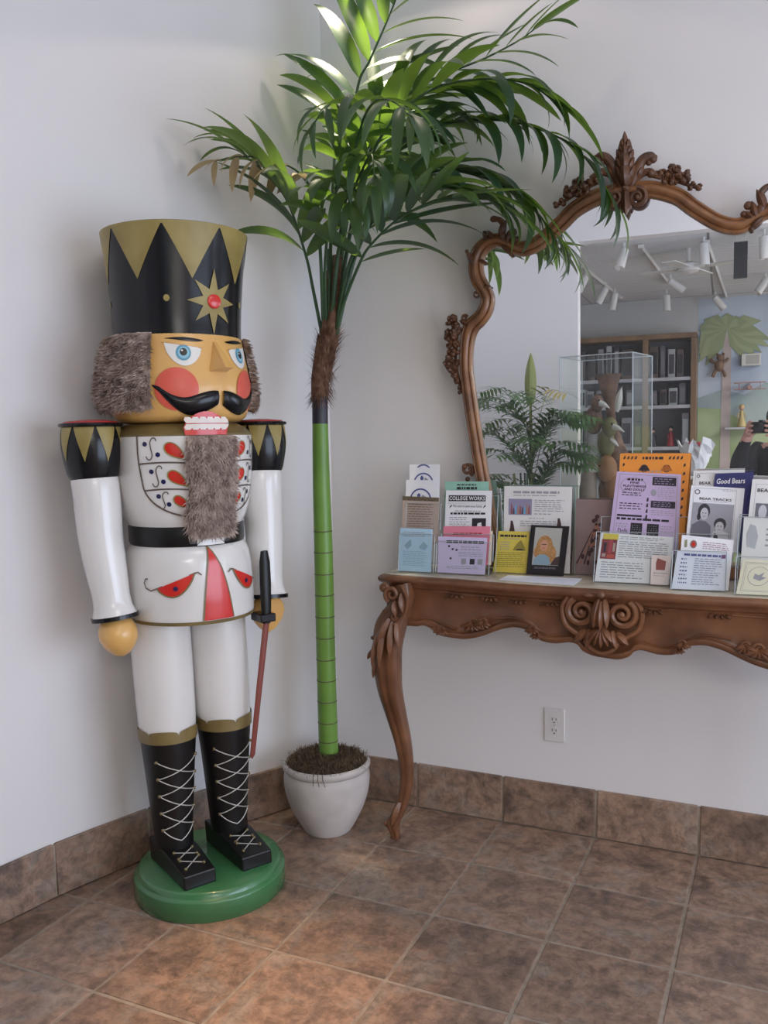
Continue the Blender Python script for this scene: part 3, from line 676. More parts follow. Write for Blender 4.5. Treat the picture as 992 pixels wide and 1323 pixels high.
# brown fibre wrap
mb = MB(); mb.tube(catmull([tpx(413, 512), tpx(414, 490), tpx(419, 460), tpx(424, 436)], 5), [.0285+.009*i/15 for i in range(16)], 24, up=(0, 1, 0)); rnd = random.Random(9)
for k in range(900):
    t = rnd.random(); c = tpx(413, 516).lerp(tpx(425, 432), t); a = rnd.uniform(0, 2*math.pi); r = .027+.010*t; e = Vector((math.cos(a), math.sin(a), 0)); p = c+e*r
    sgn = 1 if t > .45 else (-1 if t < .2 else rnd.choice((-1, 1))); d = (Vector((0, 0, sgn))*1.0+e*rnd.uniform(.1, .75)+Vector((rnd.uniform(-.4, .4),)*1+(rnd.uniform(-.4, .4), 0))+RT*(.35 if t > .7 else 0)).normalized()*rnd.uniform(.02, .055)
    w_ = d.cross(e).normalized()*.0011; n0 = len(mb.v); m = p+d*.55; mb.v += [tuple(p-w_), tuple(p+w_), tuple(m+w_), tuple(m-w_), tuple(p+d+e*.006)]; mb.f += [(n0, n0+1, n0+2, n0+3), (n0+3, n0+2, n0+4)]
palm_build(mb, 'fibre_wrap', FIB)
# leaflets: shared meshes of growing droop
def leaflet_mesh(name, droop, mat, wid=.088, twist=0.0):
    mb = MB(); rows = []; n = 12; pos = Vector((0, 0, 0)); ang = 0.0
    for i in range(n+1):
        t = i/n; w_ = wid*(math.sin(math.pi*min(1, (.06+.94*t)**.75)))**.85+.0015 if t < 1 else .0012
        w_ = wid*max(.03, (4.2*t*(1-t)**1.15*(1.0-.30*t))**.62)
        tw = twist*t; s_, c_ = math.sin(tw), math.cos(tw); vdip = w_*.28
        rows.append([pos+Vector((0, -w_*c_, vdip-w_*s_)), pos+Vector((0, -w_*.5*c_, vdip*.35-w_*.5*s_)), pos, pos+Vector((0, w_*.5*c_, vdip*.35+w_*.5*s_)), pos+Vector((0, w_*c_, vdip+w_*s_))])
        ang = -droop*(t**1.3)*1.35; pos = pos+Vector((math.cos(ang), 0, math.sin(ang)))/n
    mb.quad_grid(rows); me = bpy.data.meshes.new(name); me.from_pydata([tuple(p) for p in mb.v], [], mb.f); me.update(); me.materials.append(mat); me.polygons.foreach_set('use_smooth', [True]*len(me.polygons)); return me
LM = [leaflet_mesh('palm_leaflet', d, LEAF, twist=tw) for d, tw in ((.15, .2), (.45, -.3), (.75, .4), (1.05, -.4), (1.35, .5))]
LMD = [leaflet_mesh('palm_leaflet', d, LEAFD, wid=.12, twist=.4) for d in (.5, .9)]
LEAFN = [0]
def place_leaf(parent, p, d, upv, L, me, wscale=1.0):
    d = Vector(d).normalized(); z = Vector(upv)-d*Vector(upv).dot(d)
    if z.length < 1e-3: z = Vector((1, 0, 0))-d*d.x
    z.normalize(); y = z.cross(d); M = Matrix((d*L, y*L*wscale, z*L)).transposed().to_4x4(); M.translation = Vector(p)-Vector((PX, PY, .225))
    for q in me.vertices:        # keep blades off the walls
        v = M @ q.co + Vector((PX, PY, .225))
        if v.y > WY-.012 or (v.x > -1.13 and v.z < 2.36 and v.y > 2.80) or v.x < left_wall_pt(max(0, WY-v.y)).x+.012:
            return place_leaf(parent, p, d+Vector((.25, -.25, .05)), upv, L*.9, me, wscale) if L > .06 else None
    o = link_mesh('palm_leaflet', me, parent); o.matrix_local = M; LEAFN[0] += 1; return o
def frond(pix, n, L, t0=.34, droop=(1, 3), seed=0, mat=None, ang=(62, 30), r0=.0065, lift=.15, width=1.0, sides=(-1, 1), dirs=None, tipleaf=True, petiole=None, nrm=None):
    """pix: list of (px, py, world Y); leaflets on both sides of the rachis from t0 to the tip"""
    rnd = random.Random(seed); P = [ony(x, y, Y) for x, y, Y in pix]
    path = [Vector(p) for p in catmull(P, 8)]; m = len(path)
    fr = palm_build(MB().tube(path, [lerp(r0, r0*.28, i/(m-1)) for i in range(m)], 8, up=(0, 1, 0)), 'frond', STEM)
    cum = [0]
    for a, b in zip(path, path[1:]): cum.append(cum[-1]+(b-a).length)
    tot = cum[-1]; pal = mat or LM
    def at(t):
        s = t*tot; i = max(k for k in range(m) if cum[k] <= s+1e-9); i = min(i, m-2); u = (s-cum[i])/max(1e-6, cum[i+1]-cum[i]); return path[i].lerp(path[i+1], u), (path[i+1]-path[i]).normalized()
    for k in range(n):
        t = lerp(t0, .985, k/max(1, n-1)); p, tg = at(t); nz = Vector(nrm) if nrm else Vector((0, 0, 1)); sd = tg.cross(nz)
        if sd.length < .25: sd = tg.cross(Vector((-.45, .9, .2)))
        sd.normalize(); upn = sd.cross(tg).normalized()
        if upn.z < 0 and not nrm: upn = -upn
        u = k/max(1, n-1); a = R(lerp(ang[0], ang[1], u)+rnd.uniform(-7, 7)); prof = (.55+.45*math.sin(math.pi*min(1, .2+.75*u)))*(1-.18*u)
        for s in sides:
            d = tg*math.cos(a)+sd*(s*math.sin(a))+upn*(lift+rnd.uniform(-.12, .12))
            me = pal[min(len(pal)-1, max(0, rnd.randint(*droop)))]
            q, _ = at(min(1, max(0, t+.012*s)))
            # lie on the rachis: up for the blade is mostly up so that it droops with gravity
            place_leaf(fr, q, d, Vector((0, 0, 1))+upn*.6, 1.17*L*prof*rnd.uniform(.88, 1.1), me, width)
    if tipleaf:
        p, tg = at(1.0); place_leaf(fr, p-tg*.01, tg, Vector((0, 0, 1)), L*.8, pal[min(len(pal)-1, droop[0])], width)
    return fr
Yc = 2.63
# left low frond over the hat
frond([(416, 432, Yc), (404, 372, 2.60), (395, 330, 2.57), (372, 262, 2.52), (345, 226, 2.48), (318, 203, 2.45)], 9, .37, .42, (1, 3), 1, ang=(70, 25), lift=.05, width=.92)
# right low frond
frond([(434, 432, Yc), (443, 395, 2.61), (466, 337, 2.58), (482, 313, 2.56), (513, 284, 2.54), (549, 264, 2.52), (585, 256, 2.50)], 8, .34, .40, (0, 2), 2, ang=(66, 26), lift=.05, width=.95)
# tall upright frond in the lamplight
frond([(430, 432, Yc), (440, 330, 2.66), (450, 210, 2.70), (462, 113, 2.70), (478, 77, 2.70), (500, 27, 2.69), (516, -14, 2.67), (530, -60, 2.62)], 10, .31, .55, (0, 2), 3, ang=(55, 30), lift=.05, width=1.15, nrm=(.35, -.9, .3))
# right upper frond
frond([(432, 432, Yc), (452, 300, 2.66), (480, 190, 2.68), (530, 120, 2.68), (585, 92, 2.68), (627, 75, 2.68), (669, 53, 2.68), (690, 38, 2.67)], 11, .28, .46, (0, 2), 4, ang=(62, 24), lift=.12, width=1.1, nrm=(.2, -.75, .6))
# drooping mass under it
frond([(433, 432, Yc), (455, 290, 2.60), (490, 180, 2.58), (550, 120, 2.57), (620, 102, 2.58), (680, 108, 2.60), (715, 130, 2.62)], 13, .30, .36, (1, 4), 5, ang=(48, 14), lift=.02, width=1.15)
# long arch over the mirror
frond([(435, 432, Yc), (462, 320, 2.64), (500, 215, 2.68), (560, 165, 2.72), (640, 155, 2.74), (705, 170, 2.75), (750, 198, 2.755), (780, 240, 2.755)], 15, .26, .36, (2, 4), 6, ang=(40, 10), lift=.0, width=1.2)
# lower arch to the mirror's shoulder
frond([(434, 432, Yc), (456, 340, 2.62), (500, 255, 2.64), (560, 222, 2.68), (620, 228, 2.72), (675, 258, 2.745), (715, 300, 2.755)], 14, .28, .38, (1, 4), 7, ang=(46, 12), lift=.0, width=1.15)
frond([(433, 432, Yc), (455, 330, 2.58), (505, 262, 2.56), (560, 240, 2.57), (610, 246, 2.60), (655, 270, 2.63)], 10, .27, .42, (1, 3), 8, ang=(55, 16), lift=.0)
# fronds arching towards the room
frond([(428, 432, Yc), (440, 300, 2.58), (462, 180, 2.48), (480, 135, 2.38), (505, 130, 2.26), (530, 150, 2.16)], 8, .27, .50, (2, 4), 9, ang=(62, 22), lift=.0, width=1.0)
frond([(424, 432, Yc), (428, 300, 2.58), (440, 190, 2.48), (436, 135, 2.40), (420, 140, 2.32), (402, 165, 2.26)], 7, .20, .52, (2, 4), 10, ang=(62, 24), lift=.0, width=.95)
# back, into the corner
frond([(426, 432, Yc), (428, 280, 2.70), (434, 160, 2.75), (430, 110, 2.77), (420, 96, 2.78)], 5, .15, .55, (1, 3), 11, ang=(50, 24), lift=.0, width=1.2)
frond([(432, 432, Yc), (446, 300, 2.70), (470, 200, 2.76), (520, 150, 2.79), (570, 140, 2.80), (600, 150, 2.80)], 9, .24, .45, (1, 3), 12, ang=(55, 22), lift=.0)
# frond with dried, faded leaflets
f = frond([(418, 432, Yc), (414, 330, 2.56), (408, 260, 2.52), (385, 222, 2.48), (350, 207, 2.45), (310, 202, 2.42), (278, 208, 2.40)], 5, .15, .62, (0, 1), 13, mat=LMD, ang=(75, 50), lift=-.3, width=1.0)
frond([(426, 432, Yc), (436, 330, 2.58), (452, 260, 2.52), (470, 215, 2.44), (480, 200, 2.36), (484, 230, 2.28)], 7, .24, .48, (2, 4), 14, ang=(58, 25), lift=.0)
frond([(421, 432, Yc), (420, 340, 2.57), (428, 270, 2.50), (440, 240, 2.42), (452, 262, 2.34)], 5, .24, .55, (2, 4), 15, ang=(55, 25), lift=.0, width=1.2)
for x0, x1, y1 in ((419, 432, 330), (427, 441, 316), (430, 424, 322), (423, 418, 352)):
    palm_build(MB().tube(catmull([tpx(x0, 440), tpx((x0+x1)/2, 390), tpx(x1, y1)], 5), [.0105-.0035*i/10 for i in range(11)], 10, up=(0, 1, 0)), 'stem', STEM)
mb = MB(); mb.tube(catmull([tpx(428, 440, -.02), tpx(431, 400, -.03), tpx(437, 330, -.03)], 5), [.020-.006*i/10 for i in range(11)], 12, up=(0, 1, 0)); mb.tube(catmull([tpx(420, 440, -.015), tpx(421, 400, -.02), tpx(425, 350, -.02)], 5), [.013-.004*i/10 for i in range(11)], 12, up=(0, 1, 0)); palm_build(mb, 'fibre_stem', FIB)
# ================================================================== CONSOLE TABLE
TZ = .925; TXC = -.490; TXL = -1.265; HALF = TXC-TXL
def tfront(x):       # plan line of the table's front edge (gentle serpentine)
    u = (x-TXL)/(2*HALF); return 2.632-.060*(x-TXL)/1.2-.020*math.sin(math.pi*u)**2+.010*math.sin(3*math.pi*u)**2
TBK = WY-.012
table = empty('console_table', (TXC, 2.75, 0)); tag(table, 'carved walnut console table with cabriole legs and cream top against the wall', 'table')
def tbl(mb, name, mat, parent=None, **k): mb.xf(lambda p: p-Vector((TXC, 2.75, 0))); return mb.build(name, mat, parent or table, **k)
def outline(inset, n=40):
    """plan outline of the top, counter-clockwise from back left"""
    xs = [TXL+inset+(2*HALF-2*inset)*i/n for i in range(n+1)]; pts = [(TXL+inset+.02, TBK)]
    pts += [(TXL+inset+.002, 2.70), (TXL+inset, 2.668+inset)]
    pts += [(x, tfront(x)+inset+(.018 if i in (0, n) else (.004 if i in (1, n-1) else 0))) for i, x in enumerate(xs)]
    pts += [(TXL+2*HALF-inset, 2.60+inset), (TXL+2*HALF-inset-.02, TBK)]
    return pts
def slab(mb, levels):
    rows = [[(x, y, z) for x, y in outline(i)] for i, z in levels]; n0 = len(mb.v); mb.quad_grid(rows, cu=True); m = len(rows[0])
    mb.f.append(tuple(n0+j for j in range(m))[::-1]); k = n0+(len(rows)-1)*m; mb.f.append(tuple(k+j for j in range(m))); return mb
tbl(slab(MB(), [(.020, .878), (.014, .884), (.012, .892), (.004, .897), (0, .904), (0, .912), (.006, .918), (.012, .9215)]), 'wood_edge', WOOD, angle=60)
tbl(slab(MB(), [(.016, .915), (.016, TZ-.001), (.018, TZ)]), 'marble_top', MARBLE, angle=60)
# apron: left half of the scalloped lower edge read off the photograph, mirrored
AP = [(518, 808), (530, 808.5), (538, 809), (547, 808), (557.4, 812.6), (562.6, 818.6), (572.8, 822), (588, 824.5), (600, 825), (617, 822), (640, 813.4), (652, 810.5), (663, 810), (678.6, 814.7), (689, 825), (700, 829), (712.7, 830.4), (728, 829), (738, 832), (744, 839.6), (757, 846), (773, 849)]
AB = []
for x, y in AP:
    p = ony(x, y, 2.62); 
    for _ in range(4): p = ony(x, y, tfront(p.x)+.025)
    AB.append((p.x, p.z))
xm = AB[-1][0]; AB = [((x-AB[0][0])/(xm-AB[0][0])*(TXC-AB[0][0])+AB[0][0], z) for x, z in AB]
AB = AB+[(2*TXC-x, z-.004) for x, z in AB[::-1][1:]]
AB = catmull(AB, 3)
mb = MB(); rows = []
offs = [(0.0, .000), (.004, -.004), (.012, -.0055), (.018, -.0035), (.020, .004), (.026, .010), (.032, .013)]
for x, zb in AB:
    yf = tfront(x)+.026; r = []
    r.append((x, yf+.022, zb+.002))
    for dz, dy in offs: r.append((x, yf+dy-.004, zb+dz))
    for z in (lerp(zb+.034, .868, .5), .862): r.append((x, yf+.012-.004*math.sin(math.pi*.5), z))
    r.append((x, yf+.004, .868)); r.append((x, yf+.002, .880)); r.append((x, yf+.030, .880)); rows.append(r)
mb.quad_grid(rows, cu=True)
apron = tbl(mb, 'apron', WOOD, angle=50)
for sx in (0, 1):   # side aprons
    x = TXL+.035 if sx == 0 else TXL+2*HALF-.035; y0 = tfront(x)+.03
    mb = MB(); n = 12; rows = []
    for i in range(n+1):
        y = lerp(y0, TBK-.005, i/n); zb = .80+.035*math.sin(math.pi*i/n); rows.append([(x-.008, y, zb), (x+.008, y, zb), (x+.008, y, .88), (x-.008, y, .88)])
    mb.quad_grid(rows, cu=True); tbl(mb, 'side_apron', WOOD)
# legs: moulded cabriole section swept down the photo's centre line
LG = [(515, 756, 22, -.006), (518, 772, 19, -.010), (517, 786, 17, -.014), (510, 800, 20, -.018), (504, 815, 22, -.022), (501, 838, 20.5, -.024), (501, 862, 20, -.022), (504, 892, 17.5, -.016), (512, 925, 14.5, -.008), (520, 957, 12.2, .0), (525, 989, 10.4, .004), (525, 1015, 9, .004), (520, 1040, 8, -.002), (512, 1058, 8, -.010), (508, 1068, 9.5, -.014), (509, 1074, 8, -.012), (510.5, 1081, 6.6, -.010), (510.5, 1086, 6.4, -.010)]
sec = []
for k in range(32):
    a = 2*math.pi*k/32; c_, s_ = math.cos(a), math.sin(a); q = 1/max(abs(c_), abs(s_))**.55; rdg = 1-.09*math.cos(4*a*2)*(1 if s_ < .4 else 0); sec.append((c_*q*rdg*.88, s_*q*rdg*.88))
LP = []
for x, y, hw, dy in LG:
    p = ony(x, y, 2.648+dy); LP.append((p.x, p.y, p.z, hw/FPX*(p-CAM).dot(FW)))
zs = LP[-1][2]
LP = [(a, b, max(.002, c-zs*(1-(c/.9))), d) for a, b, c, d in LP]
LPs = catmull(LP, 5)
legs = []
for sx in (0, 1):
    fx = (lambda p: Vector((2*TXC-p.x, p.y-(tfront(TXL+.05)-tfront(TXL+2*HALF-.05)), p.z))) if sx else (lambda p: Vector(p))
    mb = MB().tube([(a, b, c) for a, b, c, d in LPs], [d for *_, d in LPs], sec=sec, up=(0, 1, 0), flat=.72); mb.xf(fx)
    leg = tbl(mb, 'leg', WOOD, angle=70)
    # acanthus on the knee, scrolls at the top, nubs down the outside, toe scroll
    c = MB()
    def PX_(x, y, Y): return ony(x, y, Y)
    yk = 2.590
    for x0, y0, x1, y1, w_ in ((503, 798, 487, 842, .015), (497, 803, 493, 862, .014), (507, 802, 506, 850, .013), (513, 801, 518, 838, .010), (490, 815, 483, 862, .011), (510, 776, 512, 796, .010), (519, 766, 522, 792, .009)):
        c.leafblob(PX_(x0, y0, yk+.004), PX_(x1, y1, yk-.004), w_, .011, (-.3, -1, 0), .12)
    c.spiral(PX_(506, 768, yk-.004), .026, .008, R(250), -1.35, .0085); c.spiral(PX_(496, 760, yk+.006), .015, .005, R(-60), 1.2, .009); c.ball(PX_(496, 760, yk+.004), .010)
    c.spiral(PX_(509, 797, yk-.002), .012, .004, R(0), -1.2, .005)
    c.tube(catmull([PX_(519, 757, yk-.004), PX_(526, 775, yk-.002), PX_(522, 795, yk), PX_(508, 808, yk-.004)], 6), .006, 7)
    for x, y, r in ((482, 824, .009), (483, 835, .007), (479, 846, .012), (483, 843, .009), (483, 858, .008), (484, 868, .006), (496, 789, .006)): c.ball(PX_(x, y, yk+.026), (r, r, r*.8), 10, 6)
    c.leafblob(PX_(485, 836, yk+.022), PX_(477, 851, yk+.022), .009, .008, (-.2, -1, 0), .3); c.leafblob(PX_(486, 850, yk+.02), PX_(483, 876, yk+.02), .009, .008, (-.2, -1, 0), .1)
    c.xf(fx); tbl(c, 'knee_carving', WOOD, leg)
    c = MB()
    c.spiral(PX_(507, 1066, 2.628), .013, .004, R(150), -1.25, .006); c.leafblob(PX_(516, 1036, 2.630), PX_(508, 1066, 2.622), .014, .010, (-.2, -1, .1), .15); c.ball(PX_(499, 1064, 2.635), (.009, .009, .009))
    c.xf(fx); tbl(c, 'toe_carving', WOOD, leg)
# carvings on the apron: leaf clusters, shells and the central cabochon
def carve(mb, x, y, s=1.0, flip=1, Y=None, seed=0):
    """small acanthus cluster centred at photo pixel"""
    r = random.Random(seed); 
    p = ony(x, y, 2.60)
    for _ in range(4): p = ony(x, y, (Y if Y else tfront(p.x)+.014))
    for k in range(5):
        a = R(200+k*34)*1.0; L = (.030+.010*r.random())*s; q = p+Vector((flip*math.cos(a)*L, -.006, math.sin(a)*L*.62+.004)); mb.leafblob(p+Vector((0, 0, .006*s)), q, .0085*s, .009*s, (0, -1, 0), .25)
    mb.spiral(p+Vector((0, -.004, .008*s)), .014*s, .004*s, R(20 if flip > 0 else 160), flip*1.2, .0048*s); return mb
half = [(571, 816, .8, 1), (564, 812, .6, -1), (612, 808, 1.15, 1), (625, 806, .9, -1), (688, 815, .8, 1), (693, 822, .6, -1)]
for k, (x, y, s_, f_) in enumerate(half):
    mb = carve(MB(), x, y, s_, f_, seed=k); o = tbl(mb, 'apron_carving', WOOD, apron)
    mb = carve(MB(), x, y, s_, f_, seed=k); sh = tfront(2*TXC-ony(x, y, 2.61).x)-tfront(ony(x, y, 2.61).x); mb.xf(lambda p: Vector((2*TXC-p.x, p.y+sh, p.z-.004))); tbl(mb, 'apron_carving', WOOD, apron)
# upper leaf sprigs under the moulding
for x in (570, 620, 662, 706, 848, 940):
    mb = MB(); p = ony(x, 0, 2.6); p = Vector((p.x, tfront(p.x)+.024, .868))
    for k in range(4): mb.leafblob(p+Vector((.010*(k-1.5), 0, 0)), p+Vector((.022*(k-1.5), -.003, -.014+.003*abs(k-1.5))), .006, .006, (0, -1, 0), .2)
    tbl(mb, 'leaf_sprig', WOODD, apron)
# moulded line along the apron
for pts in ([(545, 797), (560, 800), (575, 808), (590, 813)], [(640, 799), (660, 798), (676, 802), (690, 813), (712, 820), (735, 818)], [(665, 765), (690, 770), (715, 777), (735, 775), (742, 768)], [(560, 762), (600, 768), (640, 771)]):
    q = []
    for x, y in pts:
        p = ony(x, y, 2.6)
        for _ in range(4): p = ony(x, y, tfront(p.x)+.030)
        q.append(p)
    q = catmull(q, 5); tbl(MB().tube(q, .0038, 6), 'apron_bead', WOOD, apron)
    tbl(MB().tube([(2*TXC-a, b+tfront(2*TXC-a)-tfront(a), c-.003) for a, b, c in q], .0038, 6), 'apron_bead', WOOD, apron)
# central cabochon
mb = MB(); cc = ony(774, 800, 2.56); yf = tfront(cc.x)+.012; cc = Vector((cc.x, yf, cc.z))
for s_ in (-1, 1):
    mb.spiral(cc+Vector((s_*.060, -.002, .012)), .044, .008, R(60 if s_ > 0 else 120), -s_*1.7, .0105, n=36); mb.ball(cc+Vector((s_*.060, -.004, .010)), (.010, .008, .010))
    mb.tube(catmull([cc+Vector((s_*.100, 0, .055)), cc+Vector((s_*.118, -.002, .02)), cc+Vector((s_*.108, 0, -.03)), cc+Vector((s_*.072, -.004, -.058))], 6), .0075, 7)
    mb.leafblob(cc+Vector((s_*.008, -.004, .055)), cc+Vector((s_*.02, -.018, -.03)), .014, .012, (0, -1, 0), .15)
    mb.leafblob(cc+Vector((s_*.045, -.002, -.045)), cc+Vector((s_*.080, -.004, -.078)), .013, .012, (0, -1, 0), .2)
    mb.leafblob(cc+Vector((s_*.03, -.002, -.040)), cc+Vector((s_*.045, -.004, -.094)), .014, .012, (0, -1, 0), .15)
    mb.leafblob(cc+Vector((s_*.02, -.002, .062)), cc+Vector((s_*.06, -.004, .066)), .010, .010, (0, -1, 0), .2)
mb.leafblob(cc+Vector((0, -.004, .05)), cc+Vector((0, -.020, -.035)), .017, .016, (0, -1, 0), .12)
for k in range(5): mb.leafblob(cc+Vector((0, -.004, -.030)), cc+Vector(((k-2)*.022, -.006, -.092+.006*abs(k-2))), .012, .012, (0, -1, 0), .18)
mb.ball(cc+Vector((0, -.012, .068)), (.014, .012, .011)); mb.tube(catmull([cc+Vector((-.05, -.002, -.075)), cc+Vector((-.03, -.004, -.100)), cc+Vector((0, -.004, -.110)), cc+Vector((.03, -.004, -.100)), cc+Vector((.05, -.002, -.075))], 5), .007, 7)
tbl(mb, 'central_cabochon', WOOD, apron)
# ================================================================== WALL MIRROR
MXC = -.480; MY = 2.882; MYAW = R(1.8)
mir = empty('wall_mirror', (MXC, MY, TZ), MYAW); tag(mir, 'large mirror in a carved scrolling walnut rococo frame above the console table', 'mirror')
def mpx(x, y, dy=0.0):      # photo pixel -> mirror-local point (x right of the centre, z above the table)
    n = Vector((math.sin(MYAW), -math.cos(MYAW), 0)); p = onplane(x, y, Vector((MXC, MY, 0))+n*(-dy), n); q = p-Vector((MXC, MY, TZ))
    ca, sa_ = math.cos(-MYAW), math.sin(-MYAW); return Vector((q.x*ca-q.y*sa_, q.x*sa_+q.y*ca, q.z))
FP = [(640, 760, 9), (636, 700, 9), (630, 655, 9), (623.5, 619.6, 8.6), (614, 563, 8.4), (606, 509, 8.6), (602, 472.6, 8.2), (603.6, 440, 8.8), (609, 422, 10), (619, 412, 9.5), (627, 400, 9), (630, 386, 8.4), (625, 374, 9), (617, 360, 9.4), (614.5, 343, 9.4), (618, 327, 9.4), (627, 316, 9), (640, 310.5, 8.5), (652, 313, 8.2), (664, 319, 8.5), (678, 321, 9), (698, 311.5, 9), (724, 288.6, 9.2), (742, 270.5, 9.4), (767, 256, 9.6), (786, 250.5, 9.8), (806, 248, 10)]
loc = []
for x, y, hw in FP:
    p = mpx(x, y, -.02); loc.append((p.x, p.z, hw/370.0*.98))
x_end = loc[-1][0]; loc = [(x-x_end*max(0, 1-abs(x-x_end)/.3), z, r) for x, z, r in loc]; z0 = loc[0][1]
loc = [(x, max(.012, z), r) for x, z, r in loc]
sm = catmull(loc, 5)
fsec = []      # moulded section: flat back, three ridges in front
for a, b in ((-1, .55), (-1, -.15), (-.9, -.55), (-.72, -.62), (-.55, -.45), (-.38, -.75), (-.12, -.95), (.12, -.95), (.36, -.75), (.52, -.45), (.72, -.6), (.9, -.5), (1, -.1), (1, .55)): fsec.append((a, b))
def sweep_frame(sgn):
    mb = MB(); rows = []; n = len(sm)
    for i, (x, z, r) in enumerate(sm):
        a, b = sm[max(0, i-1)], sm[min(n-1, i+1)]; t = Vector((b[0]-a[0], 0, b[1]-a[1])).normalized(); o = Vector((-t.z, 0, t.x))
        rows.append([Vector((x, -.022, z))+o*(u*r)+Vector((0, v*r*.95, 0)) for u, v in fsec])
    mb.quad_grid(rows, cu=True); n0 = 0; m = len(fsec); mb.f.append(tuple(range(m))[::-1]); k = (n-1)*m; mb.f.append(tuple(k+j for j in range(m)))
    if sgn > 0: mb.xf(lambda p: Vector((-p.x, p.y, p.z)))
    return mb
frames = [sweep_frame(s).build('frame_side', GILT, mir, angle=50) for s in (-1, 1)]
MB().box((-loc[0][0]-.0 if False else loc[0][0], -.045, .002), (-loc[0][0], -.010, .040)).build('frame_rail', WOOD, mir, smooth=False, bevel=.006)
# glass following the inside of the frame
GL, nt, b = nodes('mirror_glass'); sset(b, color=(.95, .96, .96), rough=.0, metal=1.0)
df = nt.nodes.new('ShaderNodeBsdfDiffuse'); df.inputs[0].default_value = (.75, .76, .78, 1); mxs = nt.nodes.new('ShaderNodeMixShader'); mxs.inputs[0].default_value = .045      # pale diffuse veil mixed in evenly, lifting the blacks of the reflection
nt.links.new(b.outputs[0], mxs.inputs[1]); nt.links.new(df.outputs[0], mxs.inputs[2]); nt.links.new(mxs.outputs[0], nt.nodes['Material Output'].inputs[0])
pts = [(x, z) for x, z, r in sm]; poly = pts+[(-x, z) for x, z in pts[::-1][1:]]
gl = decal('mirror_pane', poly, lambda a, b_, o: (a, -.016+o, b_), GL, mir, off=0, maxl=9)
gl.data.polygons.foreach_set('use_smooth', [False]*len(gl.data.polygons))
mb = MB(); rows = [[(x, -.013, z) for x, z in poly], [(x, -.004, z) for x, z in poly]]; mb.quad_grid(rows, cu=True); mb.f.append(tuple(range(len(poly), 2*len(poly)))); mb.build('backing_board', WOODD, mir, smooth=False)
# carved ornaments
def orn(fn, name, mat, both=True, parent=None):
    for s in ((-1, 1) if both else (-1,)):
        mb = MB(); fn(mb)
        if s > 0: mb.xf(lambda p: Vector((-p.x, p.y, p.z)))
        mb.build(name, mat, mir)
NF = (0, -1, 0)
def lf(mb, x0, y0, x1, y1, w_, th=None, curl=.2, dy=-.03): mb.leafblob(mpx(x0, y0, dy), mpx(x1, y1, dy), w_, th or w_*.8, NF, curl)
def side_flowers(mb):
    r = random.Random(4)
    for x, y, s_ in ((585, 410, 8), (580, 417, 5), (590, 422, 7), (577, 429, 6), (586, 432, 9), (592, 428, 7), (579, 438, 6), (588, 443, 8), (581, 447, 5), (585, 457, 8), (591, 455, 6), (579, 466, 9), (584, 474, 9), (590, 468, 6), (588, 484, 6), (591, 492, 5), (593, 500, 4), (594, 507, 3)):
        for k in range(4):
            a = r.uniform(0, 6.28); mb.leafblob(mpx(x, y, -.02), mpx(x+s_*math.cos(a), y+s_*math.sin(a), -.024), s_/370*.62, s_/370*.6, NF, .35)
        mb.ball(mpx(x, y, -.032), s_/370*.55, 8, 5)
    mb.tube(catmull([mpx(597, 508, -.02), mpx(590, 480, -.02), mpx(588, 450, -.02), mpx(592, 425, -.02)], 6), .006, 6)
orn(side_flowers, 'flower_spray', WOODD)
def corner_scroll(mb):
    mb.tube(catmull([mpx(652, 312, -.03), mpx(648, 300, -.035), mpx(650, 290, -.036), mpx(645, 284, -.036), mpx(638, 283, -.034)], 6), [.013-.004*i/24 for i in range(25)], 9)
    mb.ball(mpx(638, 283, -.036), (.014, .012, .011)); lf(mb, 646, 310, 655, 284, .012); lf(mb, 640, 312, 630, 298, .010); lf(mb, 632, 314, 624, 300, .009); mb.ball(mpx(626, 301, -.03), .008)
    lf(mb, 655, 318, 660, 296, .012); lf(mb, 658, 318, 668, 306, .011); mb.ball(mpx(663, 300, -.036), (.013, .011, .013)); mb.ball(mpx(668, 309, -.034), .010); lf(mb, 648, 316, 662, 328, .010, curl=.1); mb.ball(mpx(660, 328, -.03), .008)
orn(corner_scroll, 'shoulder_scroll', WOODD)
def shoulder_leaf(mb):
    mb.ball(mpx(610, 334, -.028), .008); lf(mb, 615, 345, 603, 324, .011); lf(mb, 612, 340, 605, 332, .008); mb.ball(mpx(603, 325, -.028), .007)
orn(shoulder_leaf, 'shoulder_leaf', WOODD)
def neck_leaf(mb): lf(mb, 618, 336, 628, 340, .008, curl=.1)
orn(neck_leaf, 'neck_leaf', WOODD)
def neck_curl(mb):
    mb.spiral(mpx(616, 381, -.026), .011, .004, R(90), 1.1, .0042)
orn(neck_curl, 'neck_curl', WOODD)
orn(lambda mb: lf(mb, 622, 372, 634, 370, .009, curl=.15), 'neck_leaf', WOODD)
def side_curl(mb):
    mb.spiral(mpx(600, 411, -.03), .010, .004, R(20), 1.2, .006); lf(mb, 606, 420, 594, 414, .009)
orn(side_curl, 'side_curl', WOODD)
def crest_flowers(mb):
    r = random.Random(8)
    for x, y, s_ in ((718, 265, 5), (724, 258, 4), (735, 252, 8), (731, 245, 6), (740, 244, 8), (748, 232, 7), (744, 237, 6), (754, 240, 7), (762, 236, 6), (771, 234, 5), (758, 248, 6), (748, 250, 7), (727, 263, 5)):
        for k in range(4):
            a = r.uniform(0, 6.28); mb.leafblob(mpx(x, y, -.02), mpx(x+s_*math.cos(a), y+s_*math.sin(a), -.026), s_/370*.6, s_/370*.6, NF, .35)
        mb.ball(mpx(x, y, -.034), s_/370*.55, 8, 5)
    mb.tube(catmull([mpx(716, 267, -.025), mpx(735, 256, -.025), mpx(755, 244, -.025), mpx(776, 234, -.025)], 6), .006, 6)
